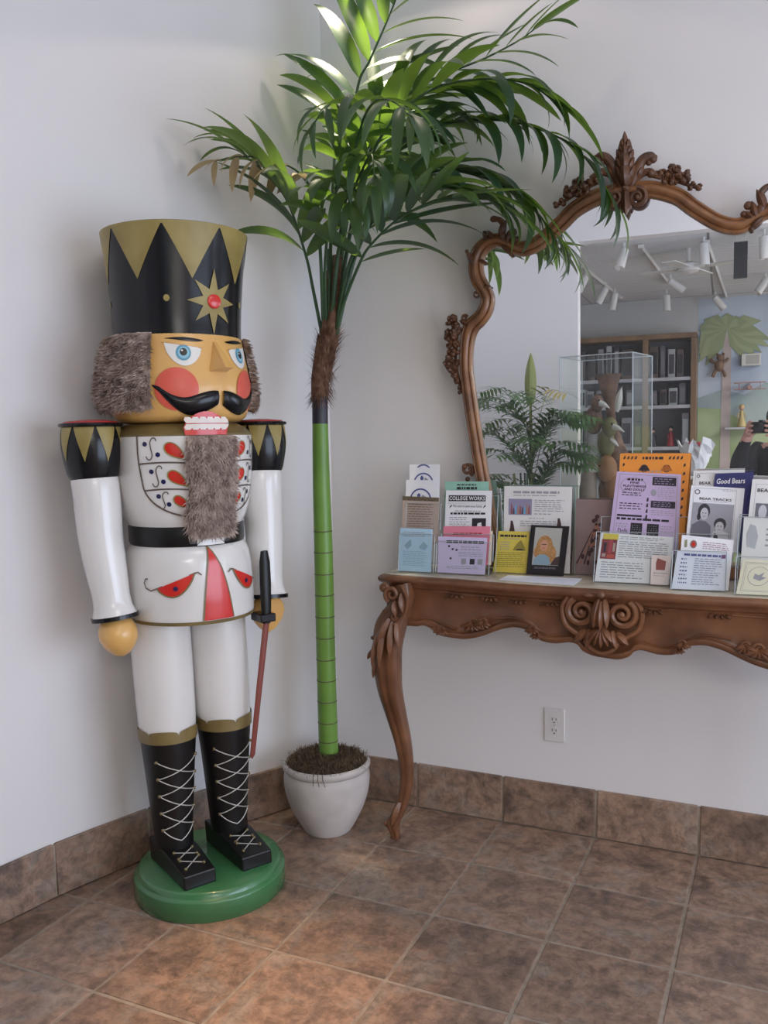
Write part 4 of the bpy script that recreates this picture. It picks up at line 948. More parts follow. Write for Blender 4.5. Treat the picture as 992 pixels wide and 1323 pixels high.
orn(crest_flowers, 'crest_flowers', WOODD)
def finial(mb):
    c = 808
    # tall plume: stacked lobes, flutes, side scrolls, pendant
    for y0, y1, w_ in ((240, 208, .024), (225, 192, .021), (208, 182, .016), (196, 170, .010)):
        lf(mb, c, y0, c-1, y1, w_, w_*.8, .12, -.040)
    for s_ in (-1, 1):
        for y0, y1, dx in ((238, 214, 13), (226, 204, 12), (214, 194, 11), (204, 188, 8), (196, 180, 5)):
            lf(mb, c+s_*2, y0, c+s_*dx, y1, .011, .010, .3, -.036)
        lf(mb, c+s_*5, 244, c+s_*9, 206, .010, .010, .1, -.030)
        mb.tube(catmull([mpx(c+s_*6, 244, -.03), mpx(c+s_*12, 226, -.034), mpx(c+s_*21, 208, -.036), mpx(c+s_*31, 202, -.036), mpx(c+s_*37, 204, -.034)], 6), [.010+.006*math.sin(math.pi*i/24) for i in range(25)], 9)
        mb.ball(mpx(c+s_*35, 206, -.036), (.014, .012, .012)); mb.ball(mpx(c+s_*38, 203, -.034), .008); mb.ball(mpx(c+s_*30, 210, -.036), .010)
        mb.tube(catmull([mpx(c+s_*10, 240, -.03), mpx(c+s_*20, 226, -.03), mpx(c+s_*30, 222, -.03), mpx(c+s_*38, 226, -.03), mpx(c+s_*46, 230, -.03)], 6), [.006+.006*math.sin(math.pi*i/24) for i in range(25)], 8)
        mb.ball(mpx(c+s_*33, 224, -.032), .014); lf(mb, c+s_*14, 232, c+s_*24, 214, .012)
        mb.spiral(mpx(c+s_*15, 255, -.042), .030, .006, R(90), -s_*1.6, .0085, n=34); mb.ball(mpx(c+s_*15, 255, -.046), .009)
        lf(mb, c+s_*4, 258, c+s_*6, 272, .010, .010, .1, -.036)
    lf(mb, c, 244, c+1, 280, .014, .013, .1, -.040); mb.ball(mpx(c, 243, -.05), (.012, .010, .010)); lf(mb, c, 262, c+1, 278, .012, .012, .1, -.042)
mb = MB(); finial(mb); mb.build('crest_finial', WOODD, mir)
orn(lambda mb: (mb.spiral(mpx(604, 607, -.02), .022, .006, R(-60), 1.35, .0075, n=30), mb.ball(mpx(600, 603, -.022), .010), lf(mb, 607, 622, 600, 640, .012), mb.ball(mpx(604, 619, -.02), .009)), 'foot_scroll', WOODD)
# ================================================================== LEAFLETS AND HOLDERS ON THE TABLE
INK = plain('print_black', (.025, .022, .03), .6); INKG = plain('print_grey', (.36, .35, .39), .6); INKB = plain('print_blue', (.10, .12, .32), .6); INKW = plain('print_white', (.85, .85, .88), .6)
ACR = None
def acrylic():
    m, nt, b = nodes('clear_acrylic'); N = nt.nodes.new; L = nt.links.new
    t = N('ShaderNodeBsdfTransparent'); t.inputs[0].default_value = (.975, .985, .98, 1); g = N('ShaderNodeBsdfGlossy'); g.inputs['Roughness'].default_value = .06
    lw = N('ShaderNodeLayerWeight'); lw.inputs[0].default_value = .25; mr = N('ShaderNodeMapRange'); mr.inputs[3].default_value = .008; mr.inputs[4].default_value = .22
    mx = N('ShaderNodeMixShader'); L(lw.outputs['Facing'], mr.inputs[0]); L(mr.outputs[0], mx.inputs[0]); L(t.outputs[0], mx.inputs[1]); L(g.outputs[0], mx.inputs[2]); L(mx.outputs[0], nt.nodes['Material Output'].inputs[0]); return m
ACR = acrylic(); ACE = plain('acrylic_edge', (.46, .50, .52), .25); ACG = plain('green_acrylic_edge', (.20, .38, .30), .25)
def paper(name, c): return noisy('paper_'+name, tuple(x*.96 for x in c), c, 6, .65)
_font = {}
def text_mesh(body, bold=False):
    if body in _font: return _font[body]
    cu = bpy.data.curves.new('t', 'FONT'); cu.body = body; cu.size = 1; cu.align_x = 'LEFT'; cu.resolution_u = 2
    if bold: cu.offset = .015
    ob = bpy.data.objects.new('t', cu); COL.objects.link(ob); dg = bpy.context.evaluated_depsgraph_get(); me = bpy.data.meshes.new_from_object(ob.evaluated_get(dg))
    vs = [v.co.copy() for v in me.vertices]; fs = [tuple(p.vertices) for p in me.polygons]; bpy.data.objects.remove(ob); bpy.data.curves.remove(cu); bpy.data.meshes.remove(me)
    x0, x1 = min(v.x for v in vs), max(v.x for v in vs); y0, y1 = min(v.y for v in vs), max(v.y for v in vs)
    _font[body] = ([((v.x-x0)/(x1-x0), (v.y-y0)/(y1-y0)) for v in vs], fs); return _font[body]
class Sheet:
    """a leaflet: photo-pixel corners TL,TR,BR,BL laid on a leaning plane that stands on the table"""
    def __init__(s, name, label, cat, c, Y, mat, lean=14, yaw=0.0, thick=.003, group=None, stand=0):
        # plane through the foot of the sheet, leaning back
        n = Vector((math.sin(yaw), -math.cos(yaw), 0))*math.cos(R(lean))+Vector((0, 0, 1))*math.sin(R(lean))
        bx = (c[2][0]+c[3][0])/2; by = (c[2][1]+c[3][1])/2
        p0 = Vector((ony(bx, by, Y).x, Y, TZ))      # the plane meets the table top at depth Y
        s.n = n; s.q = [onplane(x, y, p0, n) for x, y in c]; s.off = .0008; qb = [p.copy() for p in s.q]
        if stand:        # foot rests on the table top
            for a, b in ((3, 0), (2, 1)):
                d = qb[b]-qb[a]; qb[a] = qb[a]+d*((TZ+stand-qb[a].z)/d.z)      # the print keeps its place
                if qb[a].z > s.q[a].z: s.q[a] = qb[a].copy()
        cen = sum(qb, Vector())/4; foot = Vector((cen.x, cen.y, min(p.z for p in qb))); s.org = foot
        mb = MB(); f = [p-foot for p in qb]; bk = [p-n*thick for p in f]
        mb.v = [tuple(p) for p in f+bk]; mb.f = [(0, 1, 2, 3), (7, 6, 5, 4), (0, 4, 5, 1), (1, 5, 6, 2), (2, 6, 7, 3), (3, 7, 4, 0)]
        s.o = mb.build(name, mat, None, smooth=False); s.o.location = foot; tag(s.o, label, cat, group)
        s.w = (s.q[1]-s.q[0]).length; s.h = (s.q[0]-s.q[3]).length
    def P(s, u, v, off=0):   # u right, v up, both 0..1
        a = s.q[3].lerp(s.q[2], u); b = s.q[0].lerp(s.q[1], u); return a.lerp(b, v)+s.n*(s.off+off)-s.org
    def poly(s, name, pts, mat, off=0, lab=None):
        mb = MB(); o = decal(name, pts, lambda a, b, f: s.P(a, b, f), mat, s.o, off=off, maxl=9); 
        if lab: o['label'] = lab
        return o
    def rect(s, name, u0, v0, u1, v1, mat, off=0): return s.poly(name, [(u0, v0), (u1, v0), (u1, v1), (u0, v1)], mat, off)
    def frame(s, name, u0, v0, u1, v1, mat, t=.012, off=0):
        mb = MB(); tv = t*s.w/s.h
        for a, b, c, d in ((u0, v0, u1, v0+tv), (u0, v1-tv, u1, v1), (u0, v0, u0+t, v1), (u1-t, v0, u1, v1)):
            n = len(mb.v); mb.v += [tuple(s.P(x, y, off)) for x, y in ((a, b), (c, b), (c, d), (a, d))]; mb.f.append((n, n+1, n+2, n+3))
        return mb.build(name, mat, s.o, smooth=False)
    def text(s, body, u0, v0, u1, v1, mat, off=.0003, bold=False):
        vs, fs = text_mesh(body, bold); mb = MB(); mb.v = [tuple(s.P(lerp(u0, u1, a), lerp(v0, v1, b), off)) for a, b in vs]; mb.f = fs
        return mb.build('lettering', mat, s.o, smooth=False)
    def lines(s, u0, v0, u1, v1, n, mat, seed=0, fill=.34, ragged=.2, center=False):
        """too small to read: rows of word-sized dashes"""
        r = random.Random(seed); mb = MB()
        for k in range(n):
            v = lerp(v1, v0, (k+.5)/n); hh = (v1-v0)/n*fill*.5; a = u0; e = u1-(u1-u0)*ragged*r.random()
            if center: a += (u1-e)/2; e -= (u1-e)/2*0
            while a < e:
                w_ = r.uniform(.04, .13)*min(1, (u1-u0)*1.6); b = min(e, a+w_); q = len(mb.v)
                mb.v += [tuple(s.P(x, y, .0002)) for x, y in ((a, v-hh), (b, v-hh), (b, v+hh), (a, v+hh))]; mb.f.append((q, q+1, q+2, q+3)); a = b+.018
        o = mb.build('small_print', mat, s.o, smooth=False); o['kind'] = 'stuff'; return o
    def ring(s, cu, cv, r, t, mat, a0=0, a1=2*math.pi, off=.0002, name='printed_ring', asp=None):
        k = asp or s.w/s.h; mb = MB(); n = 32; rows = [[s.P(cu+rr*math.cos(lerp(a0, a1, i/n)), cv+rr*k*math.sin(lerp(a0, a1, i/n)), off) for i in range(n+1)] for rr in (r-t, r)]
        mb.quad_grid(rows); return mb.build(name, mat, s.o, smooth=False)
    def oval(s, name, cu, cv, ru, rv, mat, off=.0004, n=18): return s.poly(name, [(cu+ru*math.cos(2*math.pi*i/n), cv+rv*math.sin(2*math.pi*i/n)) for i in range(n)], mat, off)
# ---- clear holders: back panel, pockets and foot, in a plane like the sheets
def holder(label, name, x0, x1, ytop, tiers, Y, Yf, depth=.075, edge=None, lean=14, yaw=0.0, steps=()):
    """back panel meets the table at depth Y; tiers: (photo y of top, of bottom, depth of the pocket plane); x0..x1 read at depth Yf"""
    n = Vector((math.sin(yaw), -math.cos(yaw), 0))*math.cos(R(lean))+Vector((0, 0, 1))*math.sin(R(lean)); up = Vector((-math.sin(yaw)*-1*math.sin(R(lean)), math.cos(yaw)*math.sin(R(lean)), math.cos(R(lean))))
    side = Vector((math.cos(yaw), math.sin(yaw), 0)); base = Vector(((ony(x0, 752, Yf).x+ony(x1, 752, Yf).x)/2, Y, TZ+.001)); root = empty(name, base); tag(root, label, 'holder', 'clear leaflet holders on the console table')
    E = edge or ACE
    def panel(nm, p, w_, h_, t=.0025):
        mb = MB()
        for a, b in ((0, 0), (w_, 0), (w_, h_), (0, h_)):
            for k in (0, -1): mb.v.append(tuple(p+side*a+up*b+n*(k*t)))
        mb.f = [(0, 2, 4, 6), (7, 5, 3, 1), (0, 1, 3, 2), (2, 3, 5, 4), (4, 5, 7, 6), (6, 7, 1, 0)]; o = mb.build(nm, ACR, root, smooth=False)
        for a0, b0, a1, b1 in ((0, 0, 0, h_), (w_, 0, w_, h_), (0, h_, w_, h_)): MB().tube([p+side*a0+up*b0+n*.0003, p+side*a1+up*b1+n*.0003], .0011, 4).build('polished_edge', E, o, smooth=False)
        return o
    pl = ony(x0, 752, Yf); pr = ony(x1, 752, Yf); w_ = (pr-pl).dot(side); p = Vector((0, 0, 0))-side*(w_/2); top = onplane((x0+x1)/2, ytop, base, n); h_ = (top-base).dot(up)
    panel('back_panel', p, w_, h_)
    for k, (yt, yb, Yp) in enumerate(tiers):
        pb = Vector((base.x, Yp, TZ)); f0 = onplane((x0+x1)/2, yb, pb, n); f1 = onplane((x0+x1)/2, yt, pb, n); v0 = max(.0035, (f0-pb).dot(up)); hh = (f1-pb).dot(up)-v0; q = pb-base-side*(w_/2)+up*v0
        panel('pocket_front', q, w_, hh)
    MB().box((-w_/2, -depth, 0), (w_/2, .004, .003)).build('foot', ACR, root, smooth=False)
    for hh, ya, yb in steps:        # clear step that the leaflets of a back tier stand on
        mb = MB(); nh = Vector((-side.y, side.x, 0)); sh = hh*math.tan(R(lean))
        for z in (hh-.0030, hh-.0010):
            for a, b in ((-w_/2, ya), (w_/2, ya), (w_/2, yb), (-w_/2, yb)): mb.v.append(tuple(side*a+nh*(b-Y+sh)+Vector((0, 0, z-.001))))
        mb.f = [(3, 2, 1, 0), (4, 5, 6, 7), (0, 1, 5, 4), (1, 2, 6, 5), (2, 3, 7, 6), (3, 0, 4, 7)]; mb.build('step', ACR, root, smooth=False)
    return root
def hz(y, x, Y): return ony(x, y, Y).z-TZ      # height above the table of a photo row at depth Y
HT_ = hz(702, 542, 2.75); HC_ = hz(672, 542, 2.77); HP_ = hz(729, 602, 2.74); HW_ = hz(703, 602, 2.76); HO_ = hz(716, 838, 2.75); HN_ = hz(714, 925, 2.72); HG_ = hz(716, 995, 2.70)
WHITE = paper('white', (.90, .90, .94)); LILAC = paper('lilac', (.68, .58, .82)); BLUE = paper('pale_blue', (.50, .70, .86)); TAN = paper('tan', (.58, .44, .38)); GREEN = paper('mint_green', (.32, .58, .47)); PINK = paper('pink', (.86, .26, .36)); GREYP = paper('grey_white', (.82, .80, .79)); YELL = paper('yellow', (.74, .60, .10)); ORNG = paper('orange', (.90, .32, .045)); PURP = paper('purple', (.62, .48, .72)); CREAM = paper('cream', (.84, .79, .62)); NAVY = paper('navy', (.035, .035, .15)); PALEP = paper('pale_pink', (.86, .76, .73)); BROWNP = paper('brown_pink', (.30, .21, .20)); COLDW = paper('cold_white', (.80, .83, .94))
holder('clear three-tier holder of white, tan and pale blue cards', 'leaflet_holder', 514.5, 560, 640, [(650, 684, 2.735), (690, 741, 2.689)], 2.765, 2.69, .082, None, 9, 0.0, ((HT_, 2.7385, 2.748), (HC_, 2.7505, 2.765)))
holder('clear three-tier holder of green, white, pink and lilac leaflets', 'leaflet_holder', 563.5, 632, 640, [(690, 724, 2.7325), (700, 741, 2.694)], 2.765, 2.70, .077, None, 9, 0.0, ((HP_, 2.7355, 2.749), (HW_, 2.7505, 2.765)))
CARDG = 'white ring-emblem cards in the back tier'
for k, (c, Y) in enumerate((([(529, 600), (568, 600), (567, 660), (528, 660)], 2.7605), ([(529.5, 604), (568, 604.5), (567, 662), (528, 662)], 2.7565), ([(524.5, 620), (566, 620.5), (565, 668), (523, 668)], 2.7525))):
    s = Sheet('card', ['white card with blue ring emblem, rearmost in the back tier', 'white card with blue ring emblem behind the front card', 'white card with blue ring emblem, front of the back tier'][k], 'card', c, Y, WHITE, lean=9, thick=.0015, stand=HC_)
    cv = (.78, .70, .52)[k]; s.ring(.47, cv-.05 if k else cv+.03, .33 if k else .28, .045, INKB, 0, math.pi, name='blue_ring')
    if k: 
        s.poly('printed_figure', [(.38, cv), (.46, cv), (.47, cv+.08), (.42, cv+.13), (.36, cv+.08)], INKB, .0003); s.poly('printed_figure', [(.50, cv), (.66, cv), (.60, cv+.05), (.52, cv+.08)], INKG, .0003)
s = Sheet('leaflet', 'tan leaflet with a dark brown top strip, middle tier', 'leaflet', [(520, 641), (567, 643), (565, 700), (519, 700)], 2.7405, TAN, lean=9, stand=HT_, thick=.006)
s.rect('brown_strip', 0, .91, 1, 1, noisy('brown_strip_print', (.10, .07, .04), (.20, .15, .09), 200, .7), .0003); s.lines(.16, .05, .9, .86, 15, plain('print_brown', (.26, .17, .14), .6), 3); s.rect('fold_line', .10, 0, .115, .88, plain('print_fold', (.42, .32, .28), .6), .0002)
s = Sheet('leaflet', 'pale blue leaflet with fine print, front of its holder', 'leaflet', [(517, 682), (558, 683.5), (556, 741), (515, 738)], 2.695, BLUE, lean=9, stand=.0045, thick=.006)
s.lines(.12, .80, .88, .93, 3, INKG, 5); s.poly('sketch', [(.15, .6), (.35, .75), (.38, .6), (.25, .5)], paper('dull_blue', (.30, .46, .58)), .0002); s.poly('sketch', [(.6, .55), (.75, .7), (.9, .6), (.8, .5)], paper('dull_blue', (.30, .46, .58)), .0002); s.lines(.12, .12, .9, .48, 9, paper('dull_blue', (.30, .46, .58)), 6)
s = Sheet('leaflet', 'mint green leaflet standing behind the white one', 'leaflet', [(575, 622), (631, 622), (633, 690), (573, 690)], 2.7595, GREEN, lean=9, stand=HW_, thick=.002)
s.lines(.28, .90, .72, .97, 1, INK, 1, ragged=.0); s.lines(.28, .84, .74, .90, 1, INK, 2, fill=.8, ragged=0); s.lines(.15, .80, .85, .835, 1, INKG, 3, ragged=0)
s = Sheet('leaflet', 'white leaflet headed College Works in a black bar', 'leaflet', [(576, 633.5), (635, 634), (633, 700), (574, 700)], 2.7515, WHITE, lean=9, stand=HW_, thick=.005)
s.rect('black_bar', .07, .79, .88, .905, INK, .0002); s.text('COLLEGE WORKS', .085, .81, .865, .885, INKW, .0005, True); s.text('We want to paint your home', .17, .655, .80, .72, INK)
for u in (.09, .83): s.poly('printed_brush', [(u, .65), (u+.05, .69), (u+.06, .72), (u+.02, .70)], INK, .0003)
s.frame('thin_box', .07, .735, .88, .775, INKG, .006); s.lines(.22, .58, .78, .62, 1, INKG, 3, ragged=.0); s.lines(.12, .525, .88, .575, 1, INK, 4, fill=.75, ragged=0); s.lines(.10, .24, .55, .49, 6, INKG, 5); s.rect('printed_picture', .60, .22, .90, .46, INK, .0002); s.poly('picture_light', [(.70, .26), (.82, .26), (.80, .38), (.72, .36)], INKW, .0004)
s = Sheet('leaflet', 'coral pink leaflet between the white and the lilac ones', 'leaflet', [(573, 680), (633, 680), (630, 727), (571, 727)], 2.7365, PINK, lean=9, stand=HP_, thick=.004)
s.lines(.22, .76, .84, .83, 1, PRD, 1, fill=.8, ragged=0); s.lines(.32, .66, .72, .71, 1, PRD, 2, ragged=0); s.lines(.15, .53, .75, .60, 1, INK, 3, fill=.8, ragged=0)
Sheet('leaflet', 'cream leaflet showing at the edge behind the pink one', 'leaflet', [(580, 686), (636, 686), (634, 728), (579, 728)], 2.743, CREAM, lean=9, stand=HP_, thick=.004)
s = Sheet('leaflet', 'lilac leaflet with small pictures, front of its holder', 'leaflet', [(566, 693), (629, 695), (626, 741), (565, 739)], 2.700, LILAC, lean=9, stand=.0045, thick=.004)
s.lines(.18, .82, .96, .91, 1, INK, 1, fill=.8, ragged=0); s.lines(.48, .62, .92, .76, 2, INKG, 2, ragged=.1); s.lines(.44, .45, .96, .60, 3, INKG, 3); s.lines(.20, .10, .9, .20, 2, INKG, 4)
for u, v in ((.22, .70), (.30, .62), (.38, .60), (.26, .36)): s.poly('printed_mark', [(u, v), (u+.04, v+.02), (u+.03, v+.07), (u-.01, v+.05)], INK, .0003)
for k, u in enumerate((.50, .68, .84)): s.rect('printed_block', u, .24, u+.10, .40, INKG if k != 1 else INK, .0002)
# grey-white sheet in a sign holder
holder('clear upright sign holder with green-tinted edges around the grey-white sheet', 'sign_holder', 650, 742, 629, [], 2.812, 2.812, .014, ACG, 3)
s = Sheet('information_sheet', 'tall grey-white sheet with a photo of a crowd of figures', 'sheet', [(651.5, 628), (739, 629), (736, 739), (650, 736)], 2.806, GREYP, lean=3, stand=.0045, thick=.002)
s.lines(.14, .915, .82, .945, 1, INKG, 1, fill=.9, ragged=0); s.lines(.14, .88, .78, .905, 1, INKG, 2, ragged=.0); s.rect('colour_photo', .07, .66, .42, .85, plain('photo_lilac', (.30, .27, .40), .5), .0002)
r_ = random.Random(2)
for k in range(9):
    u = .10+.033*k; s.poly('photo_figure', [(u, .67), (u+.03, .67), (u+.026, .72+.05*r_.random()), (u+.012, .75+.06*r_.random()), (u+.002, .72)], plain('photo_c%d' % (k % 4), ((.30, .09, .09), (.10, .07, .10), (.14, .40, .62), (.40, .22, .16))[k % 4], .5), .0003)
s.lines(.46, .70, .92, .85, 6, INKG, 4); s.lines(.46, .66, .72, .69, 1, INKG, 5, ragged=0); s.lines(.38, .61, .62, .635, 1, INKG, 6, ragged=0); s.lines(.25, .52, .82, .60, 3, INKG, 7)
for u, v in ((.12, .46), (.82, .50)): s.poly('printed_doll', [(u-.035, v), (u+.05, v), (u+.035, v+.07), (u+.015, v+.13), (u-.015, v+.13), (u-.02, v+.06)], plain('photo_dark', (.07, .035, .035), .5), .0003)
s = Sheet('card', 'yellow card with a line drawing, leaning beside the dark frame', 'card', [(644, 686), (684, 687), (681, 736), (637, 735)], 2.786, YELL, stand=.0015, lean=6, thick=.002)
s.lines(.08, .84, .92, .92, 1, INK, 1, fill=.7, ragged=0); s.lines(.2, .78, .7, .83, 1, INKG, 2, ragged=0); s.lines(.12, .50, .45, .74, 4, INKG, 3); s.lines(.08, .05, .92, .46, 8, plain('print_olive', (.30, .24, .05), .6), 4); s.poly('line_drawing', [(.52, .50), (.92, .50), (.86, .62), (.76, .78), (.66, .70), (.58, .60)], plain('print_olive', (.30, .24, .05), .6), .0003); s.poly('line_drawing', [(.60, .50), (.88, .50), (.80, .54), (.66, .54)], INK, .0005)
# dark framed picture
fr_ = Sheet('picture_frame', 'small dark picture frame with a curly blond doll', 'picture', [(686, 678), (735, 680), (728, 739), (680, 737)], 2.771, plain('dark_frame_card', (.018, .015, .016), .35), lean=6, stand=.0015, thick=.008)
fr_.rect('picture', .13, .13, .84, .95, paper('picture_sky', (.46, .46, .42)), .0004); HAIR = noisy('printed_golden_hair', (.34, .15, .045), (.56, .31, .12), 200, .6)
fr_.oval('printed_hair', .42, .54, .22, .24, HAIR, .0007); fr_.oval('printed_hair', .34, .42, .20, .16, HAIR, .0008); fr_.oval('printed_hair', .58, .38, .17, .20, HAIR, .0009); fr_.oval('printed_face', .41, .56, .105, .125, plain('printed_skin', (.60, .30, .19), .6), .0012); fr_.rect('printed_eyes', .34, .575, .48, .59, INK, .0014); fr_.rect('printed_lips', .385, .495, .43, .51, PRD, .0014)
fr_.poly('printed_dress', [(.16, .14), (.62, .14), (.58, .30), (.46, .37), (.30, .36), (.17, .26)], plain('printed_dress', (.25, .36, .44), .6), .0011); fr_.poly('printed_shadow', [(.62, .14), (.84, .14), (.84, .34), (.72, .30)], plain('photo_dark', (.07, .035, .035), .5), .0009); fr_.lines(.30, .82, .82, .92, 2, INKG, 5); fr_.lines(.2, .05, .8, .09, 2, INKG, 8)
# poster behind, loose paper
ps = Sheet('poster', 'brown-pink poster with a spray of dark flowers in front of the mirror', 'poster', [(744, 645), (800, 646), (792, 738), (738, 735)], 2.821, BROWNP, lean=3, stand=.0015, thick=.004); FL = plain('printed_flower', (.07, .03, .03), .6); FL2 = plain('printed_blossom', (.38, .17, .12), .6)
r_ = random.Random(6)
for k in range(26):
    t = r_.random(); u = .42+.14*t-.30*max(0, .35-t)*(r_.random()*2-1)*2+(r_.random()-.5)*.22*(1 if t > .5 else .5); ps.oval('printed_flower', u, .10+.68*t, .035+.03*r_.random(), .025+.02*r_.random(), FL if k % 3 else FL2, .0003+.00006*k, 8)
for k in range(4): ps.poly('printed_stalk', [(.10+.09*k, .08), (.14+.09*k, .08), (.44+.02*k, .55), (.42+.02*k, .55)], FL2 if k % 2 else FL, .0003)
c = [onz(x, y, TZ+.0006) for x, y in ((645, 747), (656, 738), (752, 742), (741, 755))]; c = [Vector((p.x*(2.655+(p.y-2.70)*.6)/p.y, 2.655+(p.y-2.70)*.6, p.z)) for p in c]; cen = sum(c, Vector())/4
mb = MB(); mb.v = [tuple(p-cen) for p in c]+[tuple(p-cen+Vector((0, 0, .0022))) for p in c]; mb.f = [(3, 2, 1, 0), (4, 5, 6, 7), (0, 1, 5, 4), (1, 2, 6, 5), (2, 3, 7, 6), (3, 0, 4, 7)]
lp_ = mb.build('loose_paper', COLDW, None, smooth=False); lp_.location = cen; tag(lp_, 'loose white paper lying flat at the front edge of the table', 'paper')
# right-hand group
holder('clear holder of the orange, purple and white leaflets', 'leaflet_holder', 767, 867, 668, [(688, 756, 2.6845)], 2.752, 2.688, .104, None, 14, R(3), ((HO_, 2.736, 2.752),))
s = Sheet('flyer', 'bright orange flyer with hats drawn inside a paw-print border', 'flyer', [(801, 586), (892, 586), (882, 715), (796, 708)], 2.745, ORNG, stand=HO_, yaw=R(3), thick=.004)
for k in range(4):
    for u in (.05+.055*k, .70+.055*k): s.poly('border_mark', [(u, .935), (u+.03, .945), (u+.035, .975), (u+.012, .968)], INK, .0003)
for k in range(7):
    for u in (.045, .915): s.poly('border_mark', [(u, .86-.085*k), (u+.032, .875-.085*k), (u+.028, .90-.085*k), (u+.004, .892-.085*k)], INK, .0003)
s.lines(.33, .935, .63, .97, 1, INK, 4, fill=.8, ragged=0)
for u in (.36, .68): s.ring(u, .845, .055, .012, INK, 0, 2*math.pi, name='hat_drawing'); s.poly('hat_drawing', [(u-.085, .82), (u+.085, .82), (u+.06, .85), (u, .885), (u-.06, .85)], INK if u < .5 else paper('dark_orange', (.45, .13, .02)), .0004)
s.lines(.42, .80, .60, .83, 1, INKG, 5, ragged=0); s.lines(.40, .76, .66, .785, 1, INK, 6, ragged=0)
s = Sheet('flyer', 'purple flyer printed with ads for dolls, in front of the orange one', 'flyer', [(797, 609), (880, 613), (876, 712), (785, 706)], 2.738, PURP, stand=HO_, yaw=R(3), thick=.002)
s.frame('printed_border', .05, .05, .95, .97, INKG, .008)
for k, (txt, v) in enumerate((('FINE', .845), ('PLAYTHINGS', .80), ('AND DOLLS', .755))): s.text(txt, .30-.035*len(txt)*.5, v, .30+.035*len(txt)*.5, v+.03, INK, .0003, True)
s.lines(.18, .885, .42, .92, 1, INK, 1, fill=.8, ragged=0); s.ring(.28, .82, .20, .01, INKG, name='printed_cloud', asp=.55); s.lines(.12, .68, .46, .74, 2, INK, 2); s.lines(.10, .50, .46, .60, 3, INK, 3); s.rect('black_bar', .08, .41, .45, .435, INK, .0002); s.lines(.08, .36, .90, .40, 1, INK, 4, fill=.7)
for v0, v1, ln in ((.84, .95, 3), (.545, .635, 3)): s.rect('black_panel', .57, v0, .93, v1, INK, .0002); 
mb_ = s.lines(.60, .85, .90, .94, 3, paper('dull_purple', (.38, .28, .45)), 5); mb_.location = s.n*.0003; mb_ = s.lines(.60, .555, .90, .625, 3, paper('dull_purple', (.38, .28, .45)), 6); mb_.location = s.n*.0003
s.oval('printed_doll', .60, .74, .04, .045, INKG); s.lines(.66, .66, .92, .82, 6, INKG, 7); s.lines(.58, .44, .92, .52, 3, INKG, 8)
for k in range(4): s.poly('printed_letter', [(.50, .62-.075*k), (.53, .62-.075*k), (.53, .67-.075*k), (.51, .67-.075*k)], INK, .0003)
for u in (.30, .54): s.rect('black_panel', u, .16, u+.17, .33, INK, .0002); s.lines(u+.02, .18, u+.15, .31, 5, INKG, 9)
s.text('Dolls', .12, .19, .26, .25, INK); s.lines(.74, .22, .92, .32, 3, INKG, 10); s.lines(.08, .26, .27, .33, 2, INKG, 11)
s = Sheet('leaflet', 'wide white leaflet with a red photo under a yellow label', 'leaflet', [(776.5, 688), (871, 694), (866, 757), (768, 750)], 2.690, WHITE, stand=.0045, yaw=R(3), thick=.004)
s.rect('yellow_label', .04, .87, .25, .985, YELL, .0003); s.rect('red_photo', .03, .46, .24, .87, plain('photo_red', (.26, .055, .06), .5), .0002)
for u0, v0, u1, v1, c_ in ((.06, .60, .10, .80, (.06, .03, .05)), (.13, .58, .18, .86, (.45, .08, .10)), (.12, .48, .22, .56, (.55, .10, .08)), (.19, .62, .22, .80, (.50, .40, .32)), (.05, .5, .1, .57, (.50, .35, .34))): s.rect('photo_detail', u0, v0, u1, v1, plain('photo_%d' % int(u0*1000+v0*100), c_, .5), .0004)
s.lines(.28, .88, .88, .96, 2, INKG, 1); s.lines(.27, .50, .96, .86, 8, INKG, 2, ragged=.06); s.lines(.06, .06, .66, .42, 7, INKG, 3, ragged=.3)
s = Sheet('card', 'small pale pink card with a red house print, in front of the white leaflet', 'card', [(842, 717), (868, 718), (863, 758), (840, 756.5)], 2.6795, PALEP, stand=.0045, yaw=R(3), thick=.0015)
s.poly('red_print', [(.25, .50), (.72, .50), (.74, .80), (.55, .84), (.30, .90), (.24, .74)], plain('print_maroon', (.30, .09, .08), .6), .0003); s.lines(.12, .36, .88, .43, 1, INKG, 2, ragged=0); s.lines(.12, .28, .7, .32, 1, INKG, 3, ragged=0)
holder('clear holder of the black and white portrait newsletters', 'leaflet_holder', 866.5, 937, 668, [(690, 730, 2.699), (712, 767, 2.6235)], 2.735, 2.626, .118, None, 14, R(4), ((HN_, 2.704, 2.735),))
s = Sheet('newsletter', 'white newsletter with round logo tucked behind the navy booklet', 'newsletter', [(896, 608), (962, 607), (956, 700), (890, 700)], 2.729, GREYP, stand=HN_, yaw=R(4), thick=.003); s.ring(.10, .92, .035, .012, INK, name='round_logo'); s.text('BEAR', .13, .80, .36, .84, INK, .0003, True); s.frame('printed_border', .04, .05, .96, .96, INKG, .006)
s = Sheet('booklet', 'dark navy booklet titled Good Bears', 'booklet', [(924, 612), (974, 610), (962, 706), (912, 702)], 2.720, NAVY, stand=HN_, yaw=R(4), thick=.006); s.text('Good Bears', .06, .85, .80, .925, INKW, .0004, True)
s = Sheet('newsletter', 'white newsletter with black and white portrait of two women', 'newsletter', [(893, 627), (962, 631), (954, 712), (885, 706)], 2.708, WHITE, stand=HN_, yaw=R(4), thick=.009)
s.ring(.13, .90, .05, .014, INK, name='round_logo'); s.frame('printed_border', .06, .02, .86, .965, INKG, .006); s.lines(.60, .93, .84, .955, 1, INKG, 1, ragged=0); s.text('BEAR TRACKS', .18, .775, .78, .815, INK, .0003, True); s.lines(.22, .745, .70, .762, 1, INKG, 2, ragged=0)
